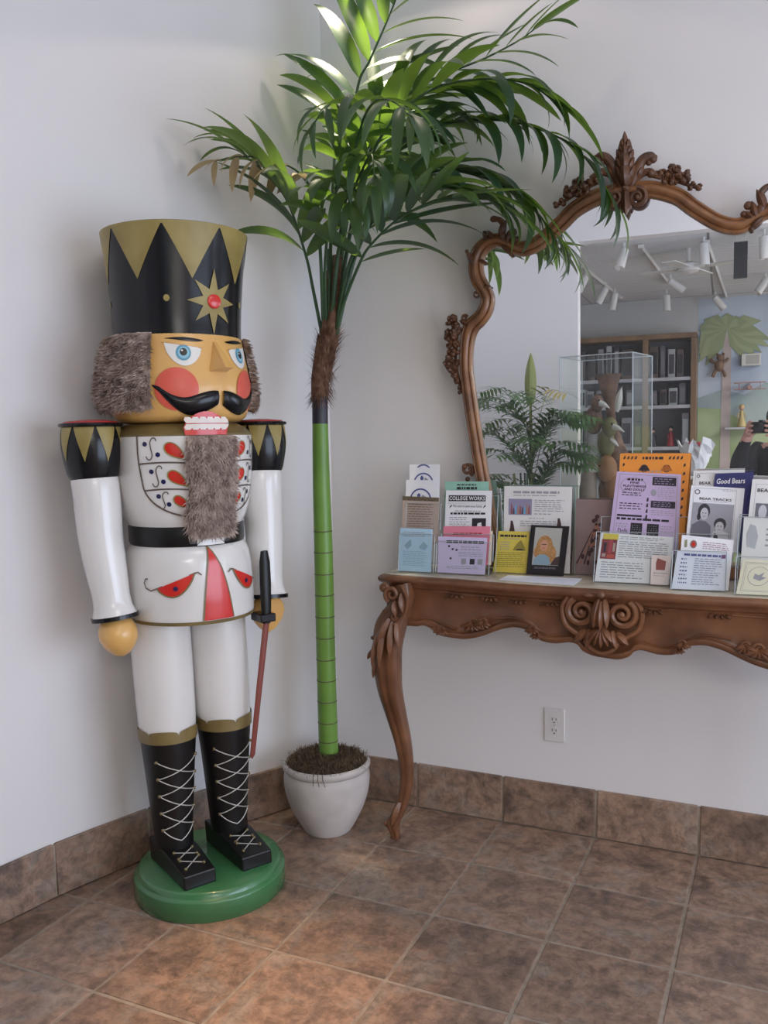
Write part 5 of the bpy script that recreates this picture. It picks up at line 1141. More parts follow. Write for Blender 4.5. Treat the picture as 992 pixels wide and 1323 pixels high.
PGY = plain('photo_mid_grey', (.36, .36, .41), .5); PDG = plain('photo_dark_grey', (.035, .035, .045), .5); PLG = plain('photo_light_grey', (.56, .55, .60), .5); PMG = plain('photo_deep_grey', (.15, .15, .18), .5)
s.rect('portrait_photo', .07, .05, .84, .725, PGY, .0002); s.poly('printed_body', [(.07, .12), (.46, .12), (.44, .36), (.34, .43), (.22, .44), (.08, .36)], PMG, .0004); s.poly('printed_body', [(.44, .10), (.80, .10), (.78, .26), (.66, .30), (.50, .28)], PLG, .0005); s.oval('printed_hair', .29, .59, .115, .125, PDG, .0006); s.oval('printed_hair', .20, .50, .035, .06, PDG, .0006); s.oval('printed_face', .30, .55, .075, .10, PLG, .0008); s.oval('printed_hair', .61, .40, .115, .10, PDG, .0006); s.oval('printed_face', .605, .355, .08, .085, PLG, .0008)
for cu, cv, r in ((.30, .55, .075), (.605, .355, .08)):
    for du in (-.35, .35): s.oval('printed_eye', cu+du*r, cv+.15*r, r*.16, r*.12, PDG, .001, 8)
    s.rect('printed_mouth', cu-r*.3, cv-r*.62, cu+r*.3, cv-r*.5, PMG, .001)
s.poly('printed_lapel', [(.50, .10), (.62, .10), (.58, .22), (.52, .26)], PDG, .0007)
s = Sheet('leaflet', 'white leaflet with two crests showing above the bluish form', 'leaflet', [(881, 691), (948, 698), (942, 750), (876, 744)], 2.640, WHITE, stand=.0045, yaw=R(4), thick=.003)
s.oval('red_crest', .24, .80, .065, .10, plain('crest_brown', (.25, .14, .12), .6)); s.oval('red_crest', .24, .80, .035, .055, PR, .0006); s.poly('gold_crest', [(.07, .70), (.12, .72), (.11, .90), (.06, .88)], plain('crest_olive', (.28, .28, .16), .6), .0003); s.lines(.42, .70, .96, .90, 4, plain('print_rose', (.42, .22, .28), .6), 2)
s = Sheet('form', 'bluish white printed form, front of the newsletter holder', 'form', [(875, 711), (943, 715), (935, 768), (867, 762)], 2.628, COLDW, stand=.0045, yaw=R(4), thick=.003)
s.lines(.14, .87, .84, .94, 1, INKB, 1, fill=.8, ragged=0); s.rect('stamp', .85, .85, .93, .95, plain('print_plum', (.22, .10, .25), .6), .0003); s.lines(.10, .12, .28, .84, 7, INKB, 2, ragged=.4); s.lines(.36, .12, .90, .84, 12, plain('print_slate', (.33, .34, .45), .6), 3, ragged=.3)
holder('clear holder at the end of the row with grey and cream cards', 'leaflet_holder', 949, 1030, 665, [(668, 722, 2.6405), (720, 774, 2.5955)], 2.705, 2.60, .116, None, 14, R(4), ((HG_, 2.687, 2.705),))
s = Sheet('newsletter', 'white newsletter with small bear photo behind the grey card', 'newsletter', [(972, 619), (1040, 621), (1030, 715), (962, 710)], 2.690, GREYP, stand=HG_, yaw=R(4), thick=.010); s.frame('printed_border', .08, .02, .95, .93, INKG, .006); s.text('BEAR', .12, .82, .40, .87, INK, .0003, True); s.rect('bear_photo', .12, .40, .55, .66, PMG, .0002); s.oval('printed_bear', .26, .54, .08, .10, PLG, .0004)
s = Sheet('card', 'pale grey card with a faint figure above the cream card', 'card', [(961, 668), (1030, 671), (1022, 728), (957, 722)], 2.645, GREYP, stand=.0045, yaw=R(4), thick=.004); s.poly('faint_figure', [(.10, .30), (.26, .26), (.30, .55), (.24, .80), (.14, .84), (.08, .6)], plain('print_pale_grey', (.48, .48, .52), .6), .0003); s.lines(.45, .3, .9, .8, 4, INKG, 4)
s = Sheet('card', 'cream card with a round bird emblem and double border', 'card', [(960, 722), (1034, 727), (1026, 782), (950, 770)], 2.600, CREAM, stand=.0045, yaw=R(4), thick=.004); s.frame('printed_border', .06, .08, .94, .92, INKG, .006); s.frame('printed_border', .09, .12, .91, .88, INKG, .004); s.ring(.33, .53, .19, .008, INKG, name='emblem_ring'); s.poly('emblem_bird', [(.24, .46), (.36, .40), (.46, .50), (.38, .52), (.42, .66), (.33, .55), (.26, .60)], INKG, .0003)
# ================================================================== THE SHOP BEHIND THE CAMERA (seen in the mirror)
_mn = Vector((math.sin(MYAW), -math.cos(MYAW), 0)); _mp = Vector((MXC, MY, TZ))+_mn*.016
def _mray(x, y):
    d = ray(x, y); Q_ = CAM+d*((_mp-CAM).dot(_mn)/d.dot(_mn)); return Q_, d-_mn*(2*d.dot(_mn))
def refY(x, y, Y): q, r = _mray(x, y); return q+r*((Y-q.y)/r.y)
def refZ(x, y, Z): q, r = _mray(x, y); return q+r*((Z-q.z)/r.z)
# ---- bookcase
OAK = noisy('bookcase_oak', (.17, .095, .045), (.25, .145, .07), 8, .45, stretch=(1, 1, .2)); SHELFM = plain('pale_shelf', (.42, .42, .44), .5); BKD = plain('bookcase_back', (.16, .15, .15), .7)
BY = -3.66; bx0, bx1, bxm = -1.95, -.455, -.98; bz = 2.37
bk = empty('bookcase', (-1.2, -3.83, 0)); tag(bk, 'oak bookcase with pale shelves against the grey shop wall', 'bookcase')
def bkb(name, lo, hi, mat, parent=None): 
    return MB().box([a-b for a, b in zip(lo, (-1.2, -3.83, 0))], [a-b for a, b in zip(hi, (-1.2, -3.83, 0))]).build(name, mat, parent or bk, smooth=False, bevel=.003)
bkb('back_board', (bx0, -3.995, .0), (bx1, -3.98, bz), BKD)
for x in (bx0, bxm, bx1-.055): bkb('upright', (x, -3.98, 0), (x+.055, BY, bz), OAK)
bkb('top_board', (bx0, -3.98, bz-.05), (bx1, BY+.01, bz), OAK); bkb('plinth', (bx0, -3.98, 0), (bx1, BY-.01, .08), OAK)
SZ = [2.28-.355*k for k in range(1, 7)]; SZ = [refY(870, 487, BY).z, refY(870, 523, BY).z, refY(870, 577, BY).z, .80, .45]
for z in SZ:
    for a, b in ((bx0+.055, bxm), (bxm+.055, bx1-.055)): bkb('shelf', (a, -3.98, z-.035), (b, BY-.01, z), SHELFM)
rnd = random.Random(12); PALS = [(.03, .03, .035), (.05, .045, .05), (.16, .15, .16), (.28, .28, .30), (.09, .06, .05), (.34, .36, .36), (.07, .07, .08)]
words = ['black', 'charcoal', 'dark grey', 'light grey', 'brown', 'pale grey', 'dark slate']
tops = [bz-.05]+[z-.035 for z in SZ[:-1]]
n_ = 0; ORD = ['first', 'second', 'third', 'fourth', 'fifth', 'sixth', 'seventh', 'eighth', 'ninth', 'tenth', 'eleventh', 'twelfth', 'thirteenth', 'fourteenth']
for row, z in enumerate(SZ[:3]):
    gapz = tops[row]-z
    for bay, (a, b) in enumerate(((bx0+.07, bxm-.01), (bxm+.065, bx1-.065))):
        x = a; cnt = 0
        while x < b-.05:
            w_ = rnd.uniform(.055, .11); w_ = min(w_, b-x); h_ = gapz*rnd.uniform(.62, .92); d_ = rnd.uniform(.10, .18); k = rnd.randrange(7)
            if row == 2 and bay == 1 and x < -.63: x += .04; continue
            o = empty('doll_box', (x+w_/2, BY-.04-d_/2, z)); cnt += 1; tag(o, '%s boxed doll, %s from end, %s shelf, %s bookcase bay' % (words[k], ORD[cnt-1], ('top', 'second', 'third')[row], ('wide', 'narrow')[bay]), 'box', 'boxed dolls on the bookcase')
            MB().box((-w_/2+.003, -d_/2, 0), (w_/2-.003, d_/2, h_)).build('carton', plain('carton_%d' % k, PALS[k], .5), o, smooth=False, bevel=.003)
            MB().box((-w_/2+.012, d_/2-.002, h_*.12), (w_/2-.012, d_/2+.002, h_*.82)).build('window_panel', plain('carton_window_%d' % ((k+3) % 7), PALS[(k+3) % 7], .2), o, smooth=False)
            x += w_+rnd.uniform(.004, .03); n_ += 1
def doll(name, label, loc, h, dress, skin=(.5, .3, .2), hair=(.02, .015, .015), group=None, cat='doll'):
    o = empty(name, loc); tag(o, label, cat, group)
    MB().lathe([(.16*h, 0), (.19*h, .04*h), (.13*h, .3*h), (.075*h, .5*h), (.085*h, .66*h), (.035*h, .72*h)], 16).build('dress', dress, o)
    MB().ball((0, 0, .82*h), (.095*h, .09*h, .11*h), 12, 8).build('head', plain('doll_skin', skin, .5), o)
    MB().ball((0, -.02*h, .86*h), (.115*h, .105*h, .115*h), 12, 8).build('hair', plain('doll_hair_%s' % name, hair, .6), o)
    for s_ in (-1, 1): MB().tube([(s_*.07*h, 0, .64*h), (s_*.15*h, .02*h, .52*h), (s_*.13*h, .06*h, .38*h)], .025*h, 8).build('arm', dress, o)
    return o
p = refY(866, 560, BY-.1); doll('doll', 'small black-haired doll in a red dress on the bookcase', (p.x, BY-.13, SZ[2]), .22, plain('doll_red', (.30, .02, .03), .5))
p = refY(842, 560, BY-.1); doll('dark_doll', 'small doll in a black dress on the bookcase', (max(p.x, bxm+.055+.045), BY-.13, SZ[2]), .20, plain('doll_black', (.03, .03, .035), .5))
# ---- toys fixed to the mural wall
toy = plain('toy_brown', (.17, .09, .05), .6)
p = refY(929, 473, -3.96); b = empty('toy_bear', (p.x, -3.93, p.z)); tag(b, 'small brown toy bear climbing the painted palm trunk', 'toy bear')
for nm, c_, r_ in (('body', (0, 0, 0), (.045, .04, .06)), ('head', (.01, .01, .085), (.038, .036, .036))): MB().ball(c_, r_, 12, 8).build(nm, toy, b)
for s_ in (-1, 1):
    MB().ball((.01+s_*.03, .01, .118), .014, 8, 6).build('ear', toy, b); MB().tube([(s_*.03, 0, .03), (s_*.07, -.01, .05), (s_*.085, -.02, .075)], .016, 8).build('arm', toy, b); MB().tube([(s_*.03, 0, -.04), (s_*.05, .01, -.08), (s_*.06, 0, -.11)], .018, 8).build('leg', toy, b)
p = refY(970, 465, -3.96); o = empty('wall_box', (p.x, -3.945, p.z)); tag(o, 'small white shadow box on the mural sky', 'box'); MB().box((-.09, -.05, -.06), (.09, .04, .06)).build('box_body', plain('box_cream', (.58, .57, .52), .5), o, smooth=False, bevel=.004); MB().box((-.05, .035, -.045), (.075, .043, .045)).build('box_window', plain('box_shade', (.36, .36, .33), .5), o, smooth=False)
p = refY(968, 501, -3.96); o = empty('toy_biplane', (p.x, -3.885, p.z)); tag(o, 'small toy biplane hung against the mural hills', 'toy plane'); tp_ = plain('toy_plane_paint', (.34, .20, .17), .5)
MB().tube([(0, -.1, 0), (0, 0, 0), (0, .07, 0)], [.012, .026, .022], 12).build('fuselage', tp_, o)
for z in (-.018, .05): MB().box((-.15, -.015, z-.005), (.15, .04, z+.005)).build('wing', tp_, o, smooth=False)
for s_ in (-1, 1): MB().tube([(s_*.10, .01, -.018), (s_*.10, .01, .05)], .004, 6).build('strut', tp_, o)
MB().box((-.004, -.10, 0), (.004, -.07, .05)).build('fin', tp_, o, smooth=False)
p = refY(958, 538, -3.9); doll('yellow_doll', 'small straw-yellow doll standing on a wall ledge before the mural', (p.x, -3.91, p.z-.11), .24, plain('doll_straw', (.48, .38, .16), .6), hair=(.45, .33, .12)); o = MB().box((-.16, -.07, -.02), (.16, .06, 0)).build('wall_ledge', SHELFM, None, smooth=False); o.location = (p.x, -3.925, p.z-.11); tag(o, 'pale wall ledge under the straw-yellow doll', 'shelf')
# ---- track lights and fan on the shop ceiling
CANM = plain('white_spot_can', (.66, .64, .61), .4); CH = 2.754
def track(label, x0, y0, x1, y1):
    a, b = refZ(x0, y0, CH-.02), refZ(x1, y1, CH-.02); o = empty('lighting_track', a); tag(o, label, 'track', 'lighting tracks on the shop ceiling'); MB().tube([(0, 0, .008), b-a+Vector((0, 0, .008))], .014, 4, up=(0, 0, 1)).build('rail', CANM, o, smooth=False)
    for q in (Vector((0, 0, .008)), b-a+Vector((0, 0, .008))): MB().box((-.02, -.02, -.018), (.02, .02, .006)).xf(lambda p, q=q: p+q).build('end_cap', CANM, o, smooth=False)
track('white lighting track crossing the middle of the shop ceiling', 828, 319, 863, 366); track('white lighting track over the mural palm', 913, 313, 938, 384); track('white lighting track beside the white wall return', 752, 345, 802, 385)
def spot_can(label, x, y, hpx, tilt, az=0.0):
    """can whose top sits at pixel (x, y) under the ceiling"""
    p = refZ(x, y, CH-.06); o = empty('track_spotlight', p); tag(o, label, 'spotlight', 'white track spotlights on the shop ceiling'); s_ = 1.0
    L_ = .14; d = Vector((math.sin(R(tilt))*math.cos(az), math.sin(R(tilt))*math.sin(az), -math.cos(R(tilt)))); q0 = Vector((0, 0, 0)); 
    MB().tube([(0, 0, .06), (0, 0, .0)], .009, 8).build('stem', CANM, o)
    MB().tube([q0-d*.02, q0-d*.012, q0+d*L_, q0+d*(L_-.012)], [.018, .033, .035, .030], 20, up=(0, 1, 0)).build('can', CANM, o, angle=50)
    MB().tube([q0+d*(L_-.012), q0+d*(L_-.010)], .029, 16, up=(0, 1, 0)).build('lamp_face', plain('lamp_glass', (.5, .5, .48), .2), o)
    return o
for x, y, t, az, lb in ((806, 325, 25, 2.0, 'white track spotlight above the near end of the middle track'), (757, 356, 30, 3.4, 'white track spotlight nearest the white wall return'), (782, 373, 30, 3.4, 'white track spotlight second from the white wall return'), (794, 381, 12, 3.4, 'white track spotlight third from the white wall return'), (861, 383, 2, 0, 'white upright track spotlight in front of the bookcase'), (866, 364, 55, -.3, 'white track spotlight tipped sideways at the track end'), (909, 317, 4, 0, 'large upright white track spotlight near the header'), (924, 385, 40, -.4, 'white track spotlight in front of the painted palm crown'), (989, 362, 35, 2.6, 'white track spotlight tipped down before the mural sky'), (987, 308, 3, 0, 'upright white track spotlight beside the black hanging sign')): spot_can(lb, x, y, 20, t, az)
p = refZ(889, 345, CH-.14); o = empty('ceiling_fan', p); tag(o, 'white ceiling fan with flat blades on the shop ceiling', 'fan'); MB().tube([(0, 0, .14), (0, 0, .02)], .015, 8).build('rod', CANM, o); MB().lathe([(.03, -.05), (.08, -.03), (.08, .02), (.03, .04)], 20).build('motor', CANM, o)
for k in range(4): MB().box((.07, -.05, -.012), (.36, .05, -.004), Matrix.Rotation(R(20+90*k), 4, 'Z')).build('blade', CANM, o, smooth=False)
p = refZ(957, 309, CH-.03); o = empty('hanging_sign', p); tag(o, 'narrow black panel hanging from the shop ceiling', 'sign'); MB().box((-.045, -.02, -.27), (.045, .02, -.02)).build('panel', plain('sign_black', (.012, .012, .014), .4), o, smooth=False)
for s_ in (-1, 1): MB().tube([(s_*.03, 0, -.02), (s_*.03, 0, .03)], .003, 6).build('hanger', CANM, o)
# ---- display case with carved birds
A_ = refY(817.5, 455, -.10); ph = R(13); cw, cdp = .50, .40; ex = Vector((-math.cos(ph), -math.sin(ph), 0)); ey = Vector((math.sin(ph), -math.cos(ph), 0)); ct = A_.z
cc_ = Vector((A_.x, A_.y, 0))+ex*(cw/2)+ey*(cdp/2); case = empty('display_case', cc_, ph); tag(case, 'tall clear display case on a white plinth beside the potted palm', 'display case'); zb_ = .92
MB().box((-cw/2, -cdp/2, 0), (cw/2, cdp/2, zb_)).build('plinth', plain('plinth_white', (.62, .61, .60), .5), case, smooth=False, bevel=.004)
for nm, lo, hi in (('glass_side', (-cw/2, -cdp/2, zb_), (-cw/2+.005, cdp/2, ct)), ('glass_side', (cw/2-.005, -cdp/2, zb_), (cw/2, cdp/2, ct)), ('glass_side', (-cw/2+.005, cdp/2-.005, zb_), (cw/2-.005, cdp/2, ct)), ('glass_side', (-cw/2+.005, -cdp/2, zb_), (cw/2-.005, -cdp/2+.005, ct)), ('glass_top', (-cw/2, -cdp/2, ct), (cw/2, cdp/2, ct+.005))): MB().box(lo, hi).build(nm, ACR, case, smooth=False)
for x in (-cw/2, cw/2):
    for y in (-cdp/2, cdp/2): MB().tube([(x, y, zb_), (x, y, ct)], .0035, 4).build('polished_edge', ACE, case, smooth=False)
for y in (-cdp/2, cdp/2): MB().tube([(-cw/2, y, ct), (cw/2, y, ct)], .0035, 4).build('polished_edge', ACE, case, smooth=False)
for x in (-cw/2, cw/2): MB().tube([(x, -cdp/2, ct), (x, cdp/2, ct)], .0035, 4).build('polished_edge', ACE, case, smooth=False)
fg = empty('carved_figure_group', cc_+Vector((0, 0, zb_+.0)), ph); tag(fg, 'brown carved tree stump with pale-beaked birds inside the display case', 'sculpture')
BRK = noisy('bark_brown', (.07, .035, .022), (.19, .095, .055), 14, .7, bump=.5, bscale=30, dist=.02); PALE = plain('pale_beak', (.62, .60, .54), .4); OLV = plain('olive_head', (.16, .14, .05), .6); RUST = plain('rust_feather', (.28, .13, .05), .6); DRAPE = noisy('pale_drape', (.36, .34, .32), (.48, .46, .44), 8, .7); KHK = noisy('khaki_cloth', (.22, .16, .11), (.30, .23, .17), 10, .7)
mb = MB(); r_ = random.Random(3); rows = []
for i in range(20):
    z = i/19*.86; rr = .085+.05*math.sin(z*7+.6)+.03*(1 if z < .1 else 0); rows.append([Vector((.03+.03*math.sin(z*5)+(rr*(1+.22*math.sin(3*a+z*9)+.1*r_.uniform(-1, 1)))*math.cos(a), .0+rr*.8*math.sin(a), z)) for a in [2*math.pi*k/20 for k in range(20)]])
mb.quad_grid(rows, cu=True); mb.f.append(tuple(19*20+k for k in range(20))); mb.build('stump', BRK, fg)
for k, (x, y, z, s_, m_, dx) in enumerate(((.06, .12, .50, .062, OLV, 1), (.04, .13, .22, .085, RUST, -1), (-.05, .12, .66, .055, BRK, 1))):
    MB().ball((x, y, z), (s_, s_*.9, s_*1.1), 14, 10).build('bird_head', m_, fg); MB().tube([(x+dx*s_*.7, y+.03, z), (x+dx*s_*1.5, y+.05, z-.01), (x+dx*s_*2.3, y+.055, z-.035)], [.022, .016, .003], 10).build('beak', PALE, fg); MB().ball((x+dx*s_*.5, y+s_*.7, z+.02), .008, 8, 6).build('eye', PB, fg)
    MB().ball((x-dx*.04, y-.03, z-.11), (.075, .06, .10), 14, 10).build('bird_body', m_, fg)
MB().leafblob((.12, .12, .60), (.17, .14, .76), .03, .012, (0, 1, 0), .1).build('wing', PALE, fg); MB().leafblob((.07, .13, .42), (.15, .15, .37), .018, .012, (0, 1, 0), .1).build('wing', PALE, fg)
mb = MB(); mb.tube(catmull([(-.12, .05, .0), (-.11, .07, .15), (-.09, .06, .32), (-.10, .04, .5), (-.13, .02, .62)], 5), [.10-.003*k for k in range(21)], 14, up=(0, 1, 0)); mb.build('drape', DRAPE, fg)
MB().tube(catmull([(-.13, .12, .0), (-.12, .14, .12), (-.10, .13, .26)], 5), [.075, .078, .078, .075, .072, .07, .068, .066, .06, .05, .03], 14, up=(0, 1, 0)).build('cloth_bundle', KHK, fg)
for ch in fg.children:      # the group stands clear of the panes
    for v in ch.data.vertices: v.co = Vector((v.co.x*.80+.005, v.co.y*.74-.015, max(v.co.z, 0)))
# ---- potted parlour palm in front of the white wall return
pp = Vector((-1.42, -.06, 0)); pl = empty('parlour_palm', pp); tag(pl, 'bushy potted parlour palm before the white wall return', 'palm'); L2 = leaf_mat('parlour_leaf', (.035, .085, .030), (.085, .19, .065), (.2, .35, .06)); L3 = plain('spear_leaf', (.22, .25, .06), .5); L4 = plain('yellow_leaf', (.52, .44, .14), .5)
MB().lathe([(.10, 0), (.13, .02), (.16, .26), (.165, .28), (.15, .28), (.145, .24), (.001, .24)], 32).build('pot', POTM, pl, angle=50)
r_ = random.Random(21)
for k in range(9):
    a = r_.uniform(0, 6.28); MB().tube([(.03*math.cos(a), .03*math.sin(a), .22), (.05*math.cos(a), .05*math.sin(a), .7), (.09*math.cos(a), .09*math.sin(a), 1.12)], [.010, .009, .006], 8, up=(0, 1, 0)).build('cane', L3 if k % 3 == 0 else STEM, pl)
MB().tube([(.02, .02, .22), (.03, .02, 1.0), (.03, .02, 1.60)], [.014, .012, .008], 8, up=(0, 1, 0)).build('cane', L3, pl); MB().leafblob((.03, .02, 1.58), (.035, .02, 1.92), .04, .02, (0, 1, 0), .02).build('spear_leaf', L3, pl)
nf = 44
for k in range(nf):
    a = 2*math.pi*k/nf*2.618+r_.uniform(-.2, .2); z0 = lerp(.80, 1.52, k/nf); out = r_.uniform(.32, .50); e = Vector((math.cos(a), math.sin(a), 0)); rise = r_.uniform(.10, .34) if z0 > 1.0 else r_.uniform(.05, .2)
    for _ in range(14):
        t_ = pp+e*(out+.10)
        if t_.y > -.46 and not (t_.x > -1.20 and t_.y < .05) and t_.x > -2.05: break
        e = (e+Vector((0 if t_.x > -1.9 else .12, .22, 0))).normalized()
    path = [Vector(q) for q in catmull([Vector((.03, .02, z0-.15)), Vector((.03, .02, z0))+e*.06, Vector((0, 0, z0+rise*.8))+e*(out*.55), Vector((0, 0, z0+rise*.75))+e*out], 6)]
    mb = MB(); mb.tube(path, [.004-.0028*i/(len(path)-1) for i in range(len(path))], 5, up=(0, 1, 0)); m = len(path)
    for i in range(5, m):
        tg = (path[i]-path[i-1]).normalized(); sd = tg.cross(Vector((0, 0, 1))).normalized()
        for s_ in (-1, 1):
            d = (tg*.55+sd*s_*.8+Vector((0, 0, -.12+r_.uniform(-.1, .1)))).normalized(); Ls = .19*math.sin(math.pi*(.25+.7*(i-5)/(m-5)))+.03; w_ = d.cross(Vector((0, 0, 1))).normalized()*.0115; q = path[i]; n0 = len(mb.v)
            v_ = [q, q+d*Ls*.35-w_+Vector((0, 0, .004)), q+d*Ls*.35+w_+Vector((0, 0, .004)), q+d*Ls*.7-w_*.8-Vector((0, 0, .01)), q+d*Ls*.7+w_*.8-Vector((0, 0, .01)), q+d*Ls-Vector((0, 0, .035))]; mb.v += [tuple(x) for x in v_]; mb.f += [(n0, n0+1, n0+2), (n0+1, n0+3, n0+4, n0+2), (n0+3, n0+5, n0+4)]
    mb.build('frond', L4 if k == 36 else L2, pl, smooth=False)  # a single frond takes the straw-yellow material
# ---- tissue-wrapped bouquet on a side table, low behind the flyers
p = refY(900, 592, -1.5); st = empty('side_table', (p.x, -1.5, 0)); tag(st, 'plain white pedestal table under the wrapped bouquet', 'table'); MB().lathe([(.001, p.z-.16), (.19, p.z-.16), (.20, p.z-.15), (.19, p.z-.135), (.001, p.z-.135)], 32).build('table_top', CANM, st, angle=50); MB().lathe([(.17, 0), (.16, .03), (.04, .06), (.035, p.z-.16)], 24).build('pedestal', CANM, st)
bq = empty('wrapped_bouquet', (p.x, -1.5, p.z-.135)); tag(bq, 'bouquet of pink flowers in crumpled white paper', 'bouquet'); mb = MB(); r_ = random.Random(5); rows = []
for i in range(7):
    t = i/6; rows.append([((.04+.10*t)*(1+.22*r_.uniform(-1, 1)*t)*math.cos(a), (.04+.10*t)*(1+.22*r_.uniform(-1, 1)*t)*math.sin(a), t*.26+.05*t*r_.uniform(-1, 1)) for a in [2*math.pi*k/22 for k in range(22)]])
mb.quad_grid(rows, cu=True); mb.build('paper_wrap', paper('tissue', (.74, .76, .78)), bq, smooth=False)
for k in range(5):
    a = 1.3*k; MB().ball((.06*math.cos(a), .06*math.sin(a), .22+.02*(k % 2)), (.03, .03, .025), 10, 6).build('flower', plain('pink_flower', (.50, .07, .10), .6), bq); MB().tube([(0, 0, .01), (.06*math.cos(a), .06*math.sin(a), .20)], .004, 6).build('stalk', STEM, bq)
# ---- the photographer
PFW = Vector((FW.x, FW.y, 0)).normalized(); PRT = Vector((PFW.y, -PFW.x, 0)); per = empty('person', (CAM.x-PFW.x*.40, CAM.y-PFW.y*.40, 0), math.atan2(PRT.y, PRT.x)); tag(per, 'person in dark clothes holding a camera up to the face', 'person')
CLOTH = noisy('black_coat_cloth', (.010, .010, .011), (.022, .022, .024), 20, .8); SKIN = noisy('skin', (.50, .26, .20), (.58, .31, .24), 12, .5); HAIRM = plain('dark_hair', (.016, .012, .010), .5)
def skin_body():
    bm = bmesh.new(); ly = bm.verts.layers.skin.verify(); V = {}
    def v(n, co, r, root=False): V[n] = bm.verts.new(co); V[n][ly].radius = (r, r) if not hasattr(r, '__len__') else r; V[n][ly].use_root = root
    def e(*ns):
        for a, b in zip(ns, ns[1:]): bm.edges.new((V[a], V[b]))
    v('pel', (0, 0, .80), (.15, .11), True); v('wst', (0, 0, .95), (.135, .10)); v('chs', (0, 0, 1.11), (.18, .14)); v('nk', (0, 0, 1.25), .06); v('hd0', (0, .03, 1.33), .065); v('hd1', (0, .04, 1.42), .085); v('hd2', (0, .03, 1.49), .07)
    e('pel', 'wst', 'chs', 'nk', 'hd0', 'hd1', 'hd2')
    for s, n in ((-1, 'l'), (1, 'r')):
        v('sh'+n, (s*.17, .0, 1.23), .088); v('el'+n, (s*.215, .15, 1.07), .075); v('fa'+n, (s*.17, .26, 1.20), .054); v('wr'+n, (s*.098, .315, 1.325), .030); v('pm'+n, (s*.078, .342, 1.378), .024)
        e('chs', 'sh'+n, 'el'+n, 'fa'+n, 'wr'+n, 'pm'+n)
        for k, (dx, dy, dz, L_) in enumerate(((-.35, .25, .55, .05), (-.5, .3, .5, .058), (-.65, .32, .42, .058), (-.8, .3, .25, .05))):
            a = Vector((s*.080, .350, 1.385+.012*(1.5-k))); d = Vector((-s*.75, .35, .10)).normalized(); v('f%s%da' % (n, k), a+d*L_*.55+Vector((s*.012, 0, .016*(1.5-k))), .0095); v('f%s%db' % (n, k), a+d*L_+Vector((s*.004, .002, .016*(1.5-k))), .0085); e('pm'+n, 'f%s%da' % (n, k), 'f%s%db' % (n, k))
        v('th%sa' % n, (s*.070, .300, 1.352), .011); v('th%sb' % n, (s*.050, .292, 1.372), .0095); e('wr'+n, 'th%sa' % n, 'th%sb' % n)
        v('hp'+n, (s*.09, 0, .76), .095); v('kn'+n, (s*.10, .01, .42), .065); v('an'+n, (s*.10, -.02, .085), .045); v('to'+n, (s*.11, .13, .04), .04); e('pel', 'hp'+n, 'kn'+n, 'an'+n, 'to'+n)
    me = bpy.data.meshes.new('sk'); bm.to_mesh(me); bm.free(); ob = bpy.data.objects.new('sk', me); COL.objects.link(ob); m = ob.modifiers.new('skin', 'SKIN'); m.use_smooth_shade = True; sb = ob.modifiers.new('sub', 'SUBSURF'); sb.levels = 2; sb.render_levels = 2
    dg = bpy.context.evaluated_depsgraph_get(); out = bpy.data.meshes.new_from_object(ob.evaluated_get(dg)); bpy.data.objects.remove(ob); return out
bme = skin_body(); bme.name = 'body'; bme.materials.clear(); bme.materials.append(CLOTH); bme.materials.append(SKIN)
for pg in bme.polygons:
    c_ = pg.center; pg.material_index = 1 if (c_.y > .30 and c_.z > 1.31) or c_.z > 1.27 and c_.y < .2 and abs(c_.x) < .12 else 0; pg.use_smooth = True
link_mesh('body', bme, per)
mb = MB(); mb.ball((0, .012, 1.465), (.100, .105, .085), 18, 12); mb.ball((0, -.05, 1.39), (.09, .06, .12), 16, 10); mb.build('hair', HAIRM, per)
for s_ in (-1, 1):
    MB().ball((s_*.032, .115, 1.425), (.012, .008, .007), 10, 6).build('eye', PEW, per); MB().ball((s_*.088, .03, 1.41), (.012, .022, .03), 10, 8).build('ear', SKIN, per)
MB().leafblob((0, .115, 1.435), (0, .135, 1.385), .012, .014, (0, 1, 0), .05).build('nose', SKIN, per); MB().ball((0, .105, 1.355), (.024, .010, .006), 10, 6).build('mouth', PRD, per)
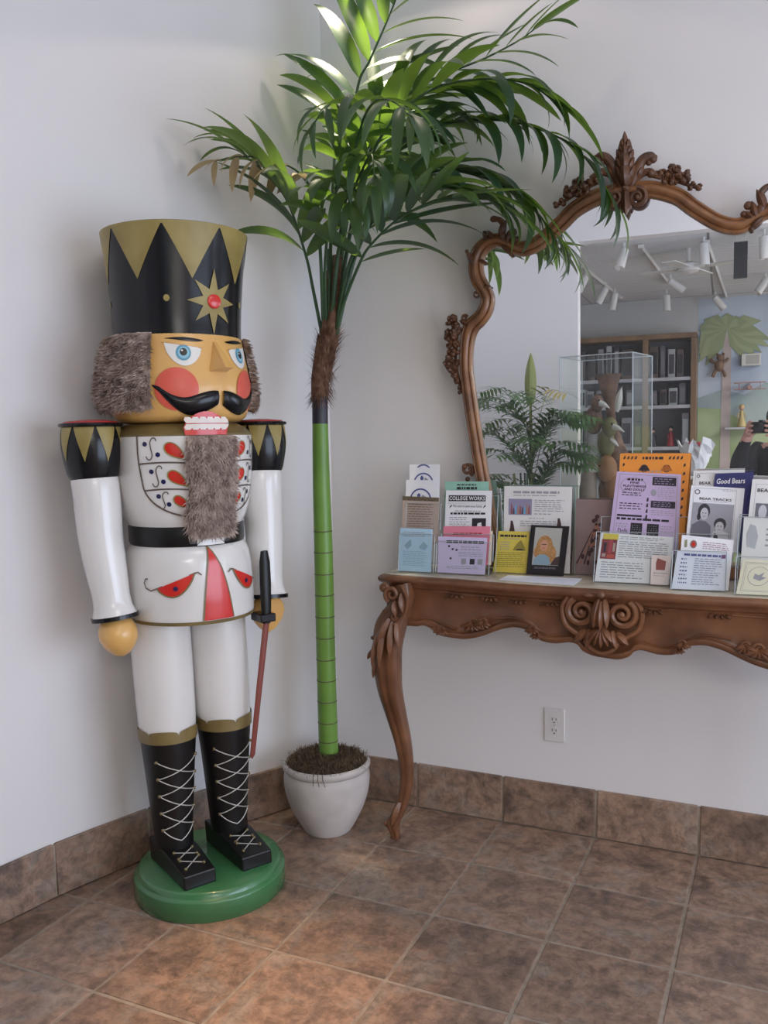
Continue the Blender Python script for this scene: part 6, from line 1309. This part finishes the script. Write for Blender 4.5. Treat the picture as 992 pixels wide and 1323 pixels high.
pc = empty('photo_camera', CAM-FW*.065, math.atan2(PRT.y, PRT.x)); tag(pc, 'black camera held up by the person in dark clothes', 'camera')
MB().box((-.060, -.03, -.036), (.060, .015, .036)).build('camera_body', PBM, pc, smooth=False, bevel=.006); MB().lathe([(.030, .0), (.032, .004), (.031, .036), (.027, .040)], 28).xf(lambda p: Vector((p.x, p.z+.012, p.y))).build('lens', PB, pc); MB().box((-.015, -.02, .034), (.015, .012, .046)).build('viewfinder', PBM, pc, smooth=False, bevel=.003)
# ================================================================== SPOTLIGHTS OF THE BAY (above the frame)
def bay_spot(label, pos, target, energy, cone, blend, color, size=.03):
    """ceiling spotlight fixture with its own lamp inside"""
    p = Vector(pos); d = (Vector(target)-p).normalized(); o = empty('ceiling_spotlight', p); tag(o, label, 'spotlight')
    MB().tube([(0, 0, ZC-p.z), (0, 0, .03)], .012, 8).build('stem', CANM, o)
    MB().tube([-d*.12, -d*.10, d*.02], [.03, .055, .058], 24, up=(0, 1, 0), cap=False).build('can', CANM, o, angle=50)
    MB().lathe([(.05, ZC-p.z-.02), (.05, ZC-p.z)], 20).build('ceiling_rose', CANM, o)
    l = bpy.data.lights.new('lamp', 'SPOT'); l.energy = energy; l.spot_size = R(cone); l.spot_blend = blend; l.color = color; l.shadow_soft_size = size
    lo = bpy.data.objects.new('lamp', l); COL.objects.link(lo); lo.parent = o; lo.location = d*.03; lo.rotation_euler = d.to_track_quat('-Z', 'Y').to_euler(); return o
fp = onz(325, 1300, 0)
bay_spot('warm ceiling spotlight shining down in front of the nutcracker', (fp.x+.05, fp.y-.05, 3.30), fp, 230, 20, 1.0, (1.0, .62, .30))
ps_ = Vector((-1.05, 2.45, 3.09))
sp = bay_spot('warm wide ceiling spotlight between the tall palm and the mirror', ps_, (-1.05, 2.45, 0), 3.6, 131, .05, (1.0, .84, .70), .03)
lp2 = ony(470, 60, 2.69)
bay_spot('narrow warm ceiling spotlight straight above the tall palm crown', (lp2.x-.10, lp2.y+.13, 3.22), (lp2.x-.02, lp2.y-.03, 2.45), 95, 40, .9, (1.0, .90, .66), .02)
